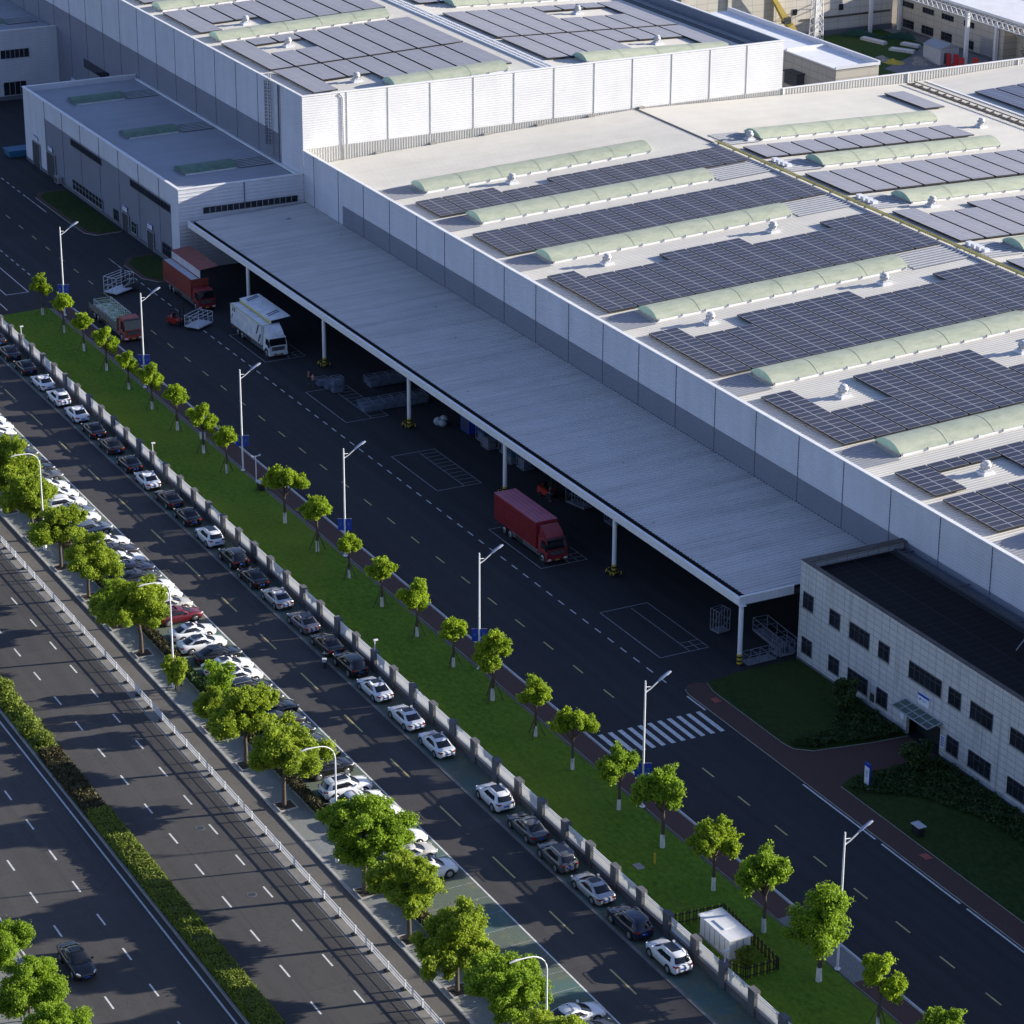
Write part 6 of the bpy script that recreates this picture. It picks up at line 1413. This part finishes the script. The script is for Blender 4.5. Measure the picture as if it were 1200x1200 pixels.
b = MB(); b.tube([(.6, 5.4, .8), (.6, 2.9, 4.3)], [.9, .8], 'crane_yellow', 4, False); b.tube([(.6, 2.9, 4.1), (.6, .6, 7.6), (.6, -1.4, 10.5)], [.8, .6, .5], 'crane_yellow', 4, False); b.box(.1, 1.2, 2.2, 3.6, 3.6, 4.9, 'dark_steel'); b.build('boom', cn_)
for x in (-2.2, -.6, 1.8):
    for s in (-1, 1): m = MB(); m.cyl((x, s * 1.0, .55), .55, .55, s * .4, 'tyre', 12, 'y'); m.build('wheel', cn_)
nt_o = MB(); g = np.random.default_rng(5); NX, NY = 16, 9; V_ = []
for j in range(NY):
    for i in range(NX): u, v = i / (NX - 1), j / (NY - 1); V_.append((-197.5 + 8.5 * u + 1.5 * v, 193.5 + 9.5 * u + 3 * v - 2 * v * u, .15 + 1.5 * math.sin(PI * min(1, v * 1.05)) * (.55 + .4 * math.sin(u * 9)) + g.normal(0, .12)))
nt_o.add(V_, [(j * NX + i, j * NX + i + 1, (j + 1) * NX + i + 1, (j + 1) * NX + i) for j in range(NY - 1) for i in range(NX - 1)], 'net_green', True); o = nt_o.build('debris_net'); tag(o, 'dark green debris netting heaped at the courtyard edge', 'netting')
shd = thing('site_cabin', 'grey metal site cabin with pitched roof in the courtyard', 'cabin', (-172.3, 198.5, 0)); b = MB(); b.box(-2.6, 2.6, -2.0, 2.0, 0, 2.9, 'white_dull'); b.box(2.6, 2.63, -1.2, -.3, .1, 2.1, 'frame_dark')
for i in range(1, 8): b.box(-2.6 + i * .65, -2.56 + i * .65, -2.02, 2.02, 0, 2.9, 'steel')
b.build('wall', shd); b = MB(); b.add([(-2.8, -2.2, 2.85), (2.8, -2.2, 2.85), (2.8, 2.2, 2.85), (-2.8, 2.2, 2.85), (-2.8, 0, 3.75), (2.8, 0, 3.75)], [(0, 1, 5, 4), (2, 3, 4, 5), (1, 2, 5), (3, 0, 4)], 'steel'); b.build('roof', shd)
for i in range(4):
    r = thing('red_barrier', 'red plastic panel leaning by the grey site cabin, %s from the cabin' % ORD[i + 1], 'barrier', (-168.6 + 1.15 * i + (1.5 if i > 1 else 0), 197.6 + .7 * (i % 2) + (1.5 if i == 3 else 0), 0), R(10 * i), 'red barriers in the courtyard'); b = MB(); b.box(-.5, .5, -.12, .12, .1, 2.3, 'barrier_red')
    for z in (.6, 1.2, 1.8): b.box(-.52, .52, -.14, .14, z, z + .12, 'truck_red')
    b.build('panel', r); b = MB(); b.box(-.55, .55, -.3, .3, 0, .1, 'chassis'); b.build('foot', r)
for i, (x, y, h, m) in enumerate(((-177.2, 189.2, 1.1, 'rubble'), (-175.2, 190.2, .8, 'hazard_yellow'), (-172.0, 194.2, .9, 'rubble'), (-174.6, 196, .7, 'rubble'))):
    b = MB(); n = 12; V_ = [(0, 0, h)]
    for q in range(1, 4):
        for k in range(n): t = 2 * PI * k / n; rr_ = q * .55 * rnd.uniform(.8, 1.2); V_.append((rr_ * math.cos(t) * 1.3, rr_ * math.sin(t), max(0, h * (1 - q / 3) + rnd.uniform(-.12, .15)) if q < 3 else 0))
    F_ = [(0, 1 + k, 1 + (k + 1) % n) for k in range(n)] + [(1 + q * n + k, 1 + (q + 1) * n + k, 1 + (q + 1) * n + (k + 1) % n, 1 + q * n + (k + 1) % n) for q in range(2) for k in range(n)]
    b.add(V_, F_, m); o = b.build('rubble_heap', loc=(x, y, 0)); tag(o, ['grey rubble heap at the edge of the courtyard lawn', 'small yellow heap beside the grey rubble', 'rubble heap in front of the grey site cabin', 'low rubble heap left of the grey site cabin'][i], 'rubble heap')
for i, (x, y, l) in enumerate(((-190.5, 196.5, 6), (-184.5, 200.6, 4), (-181.5, 196.6, 5), (-176.5, 200.8, 3.5))):
    b = MB(); b.box(-l / 2, l / 2, -.5, .5, 0, .45, 'white_dull'); b.box(-l / 2 + .3, l / 2 - .2, -.4, .45, .45, .62, 'white_paint'); o = b.build('slab_stack', loc=(x, y, .03), rot=R(12 + 9 * i)); tag(o, 'pale stack of slabs on the courtyard lawn, %s from the left' % ORD[i + 1], 'slab stack', 'slab stacks in the courtyard')
sf = thing('access_cage', 'small white metal access cage behind the flat-roofed store', 'cage', (-163.2, 168.5, 0)); b = MB()
for sx in (-.8, .8):
    for sy in (-.8, .8): b.bar((sx, sy, 0), (sx, sy, 5.2), .1, 'white_paint')
for z in (3, 4, 5.15):
    b.bar((-.8, -.8, z), (.8, -.8, z), .08, 'white_paint'); b.bar((.8, -.8, z), (.8, .8, z), .08, 'white_paint'); b.bar((-.8, .8, z), (.8, .8, z), .08, 'white_paint'); b.bar((-.8, -.8, z), (-.8, .8, z), .08, 'white_paint')
b.build('frame', sf)
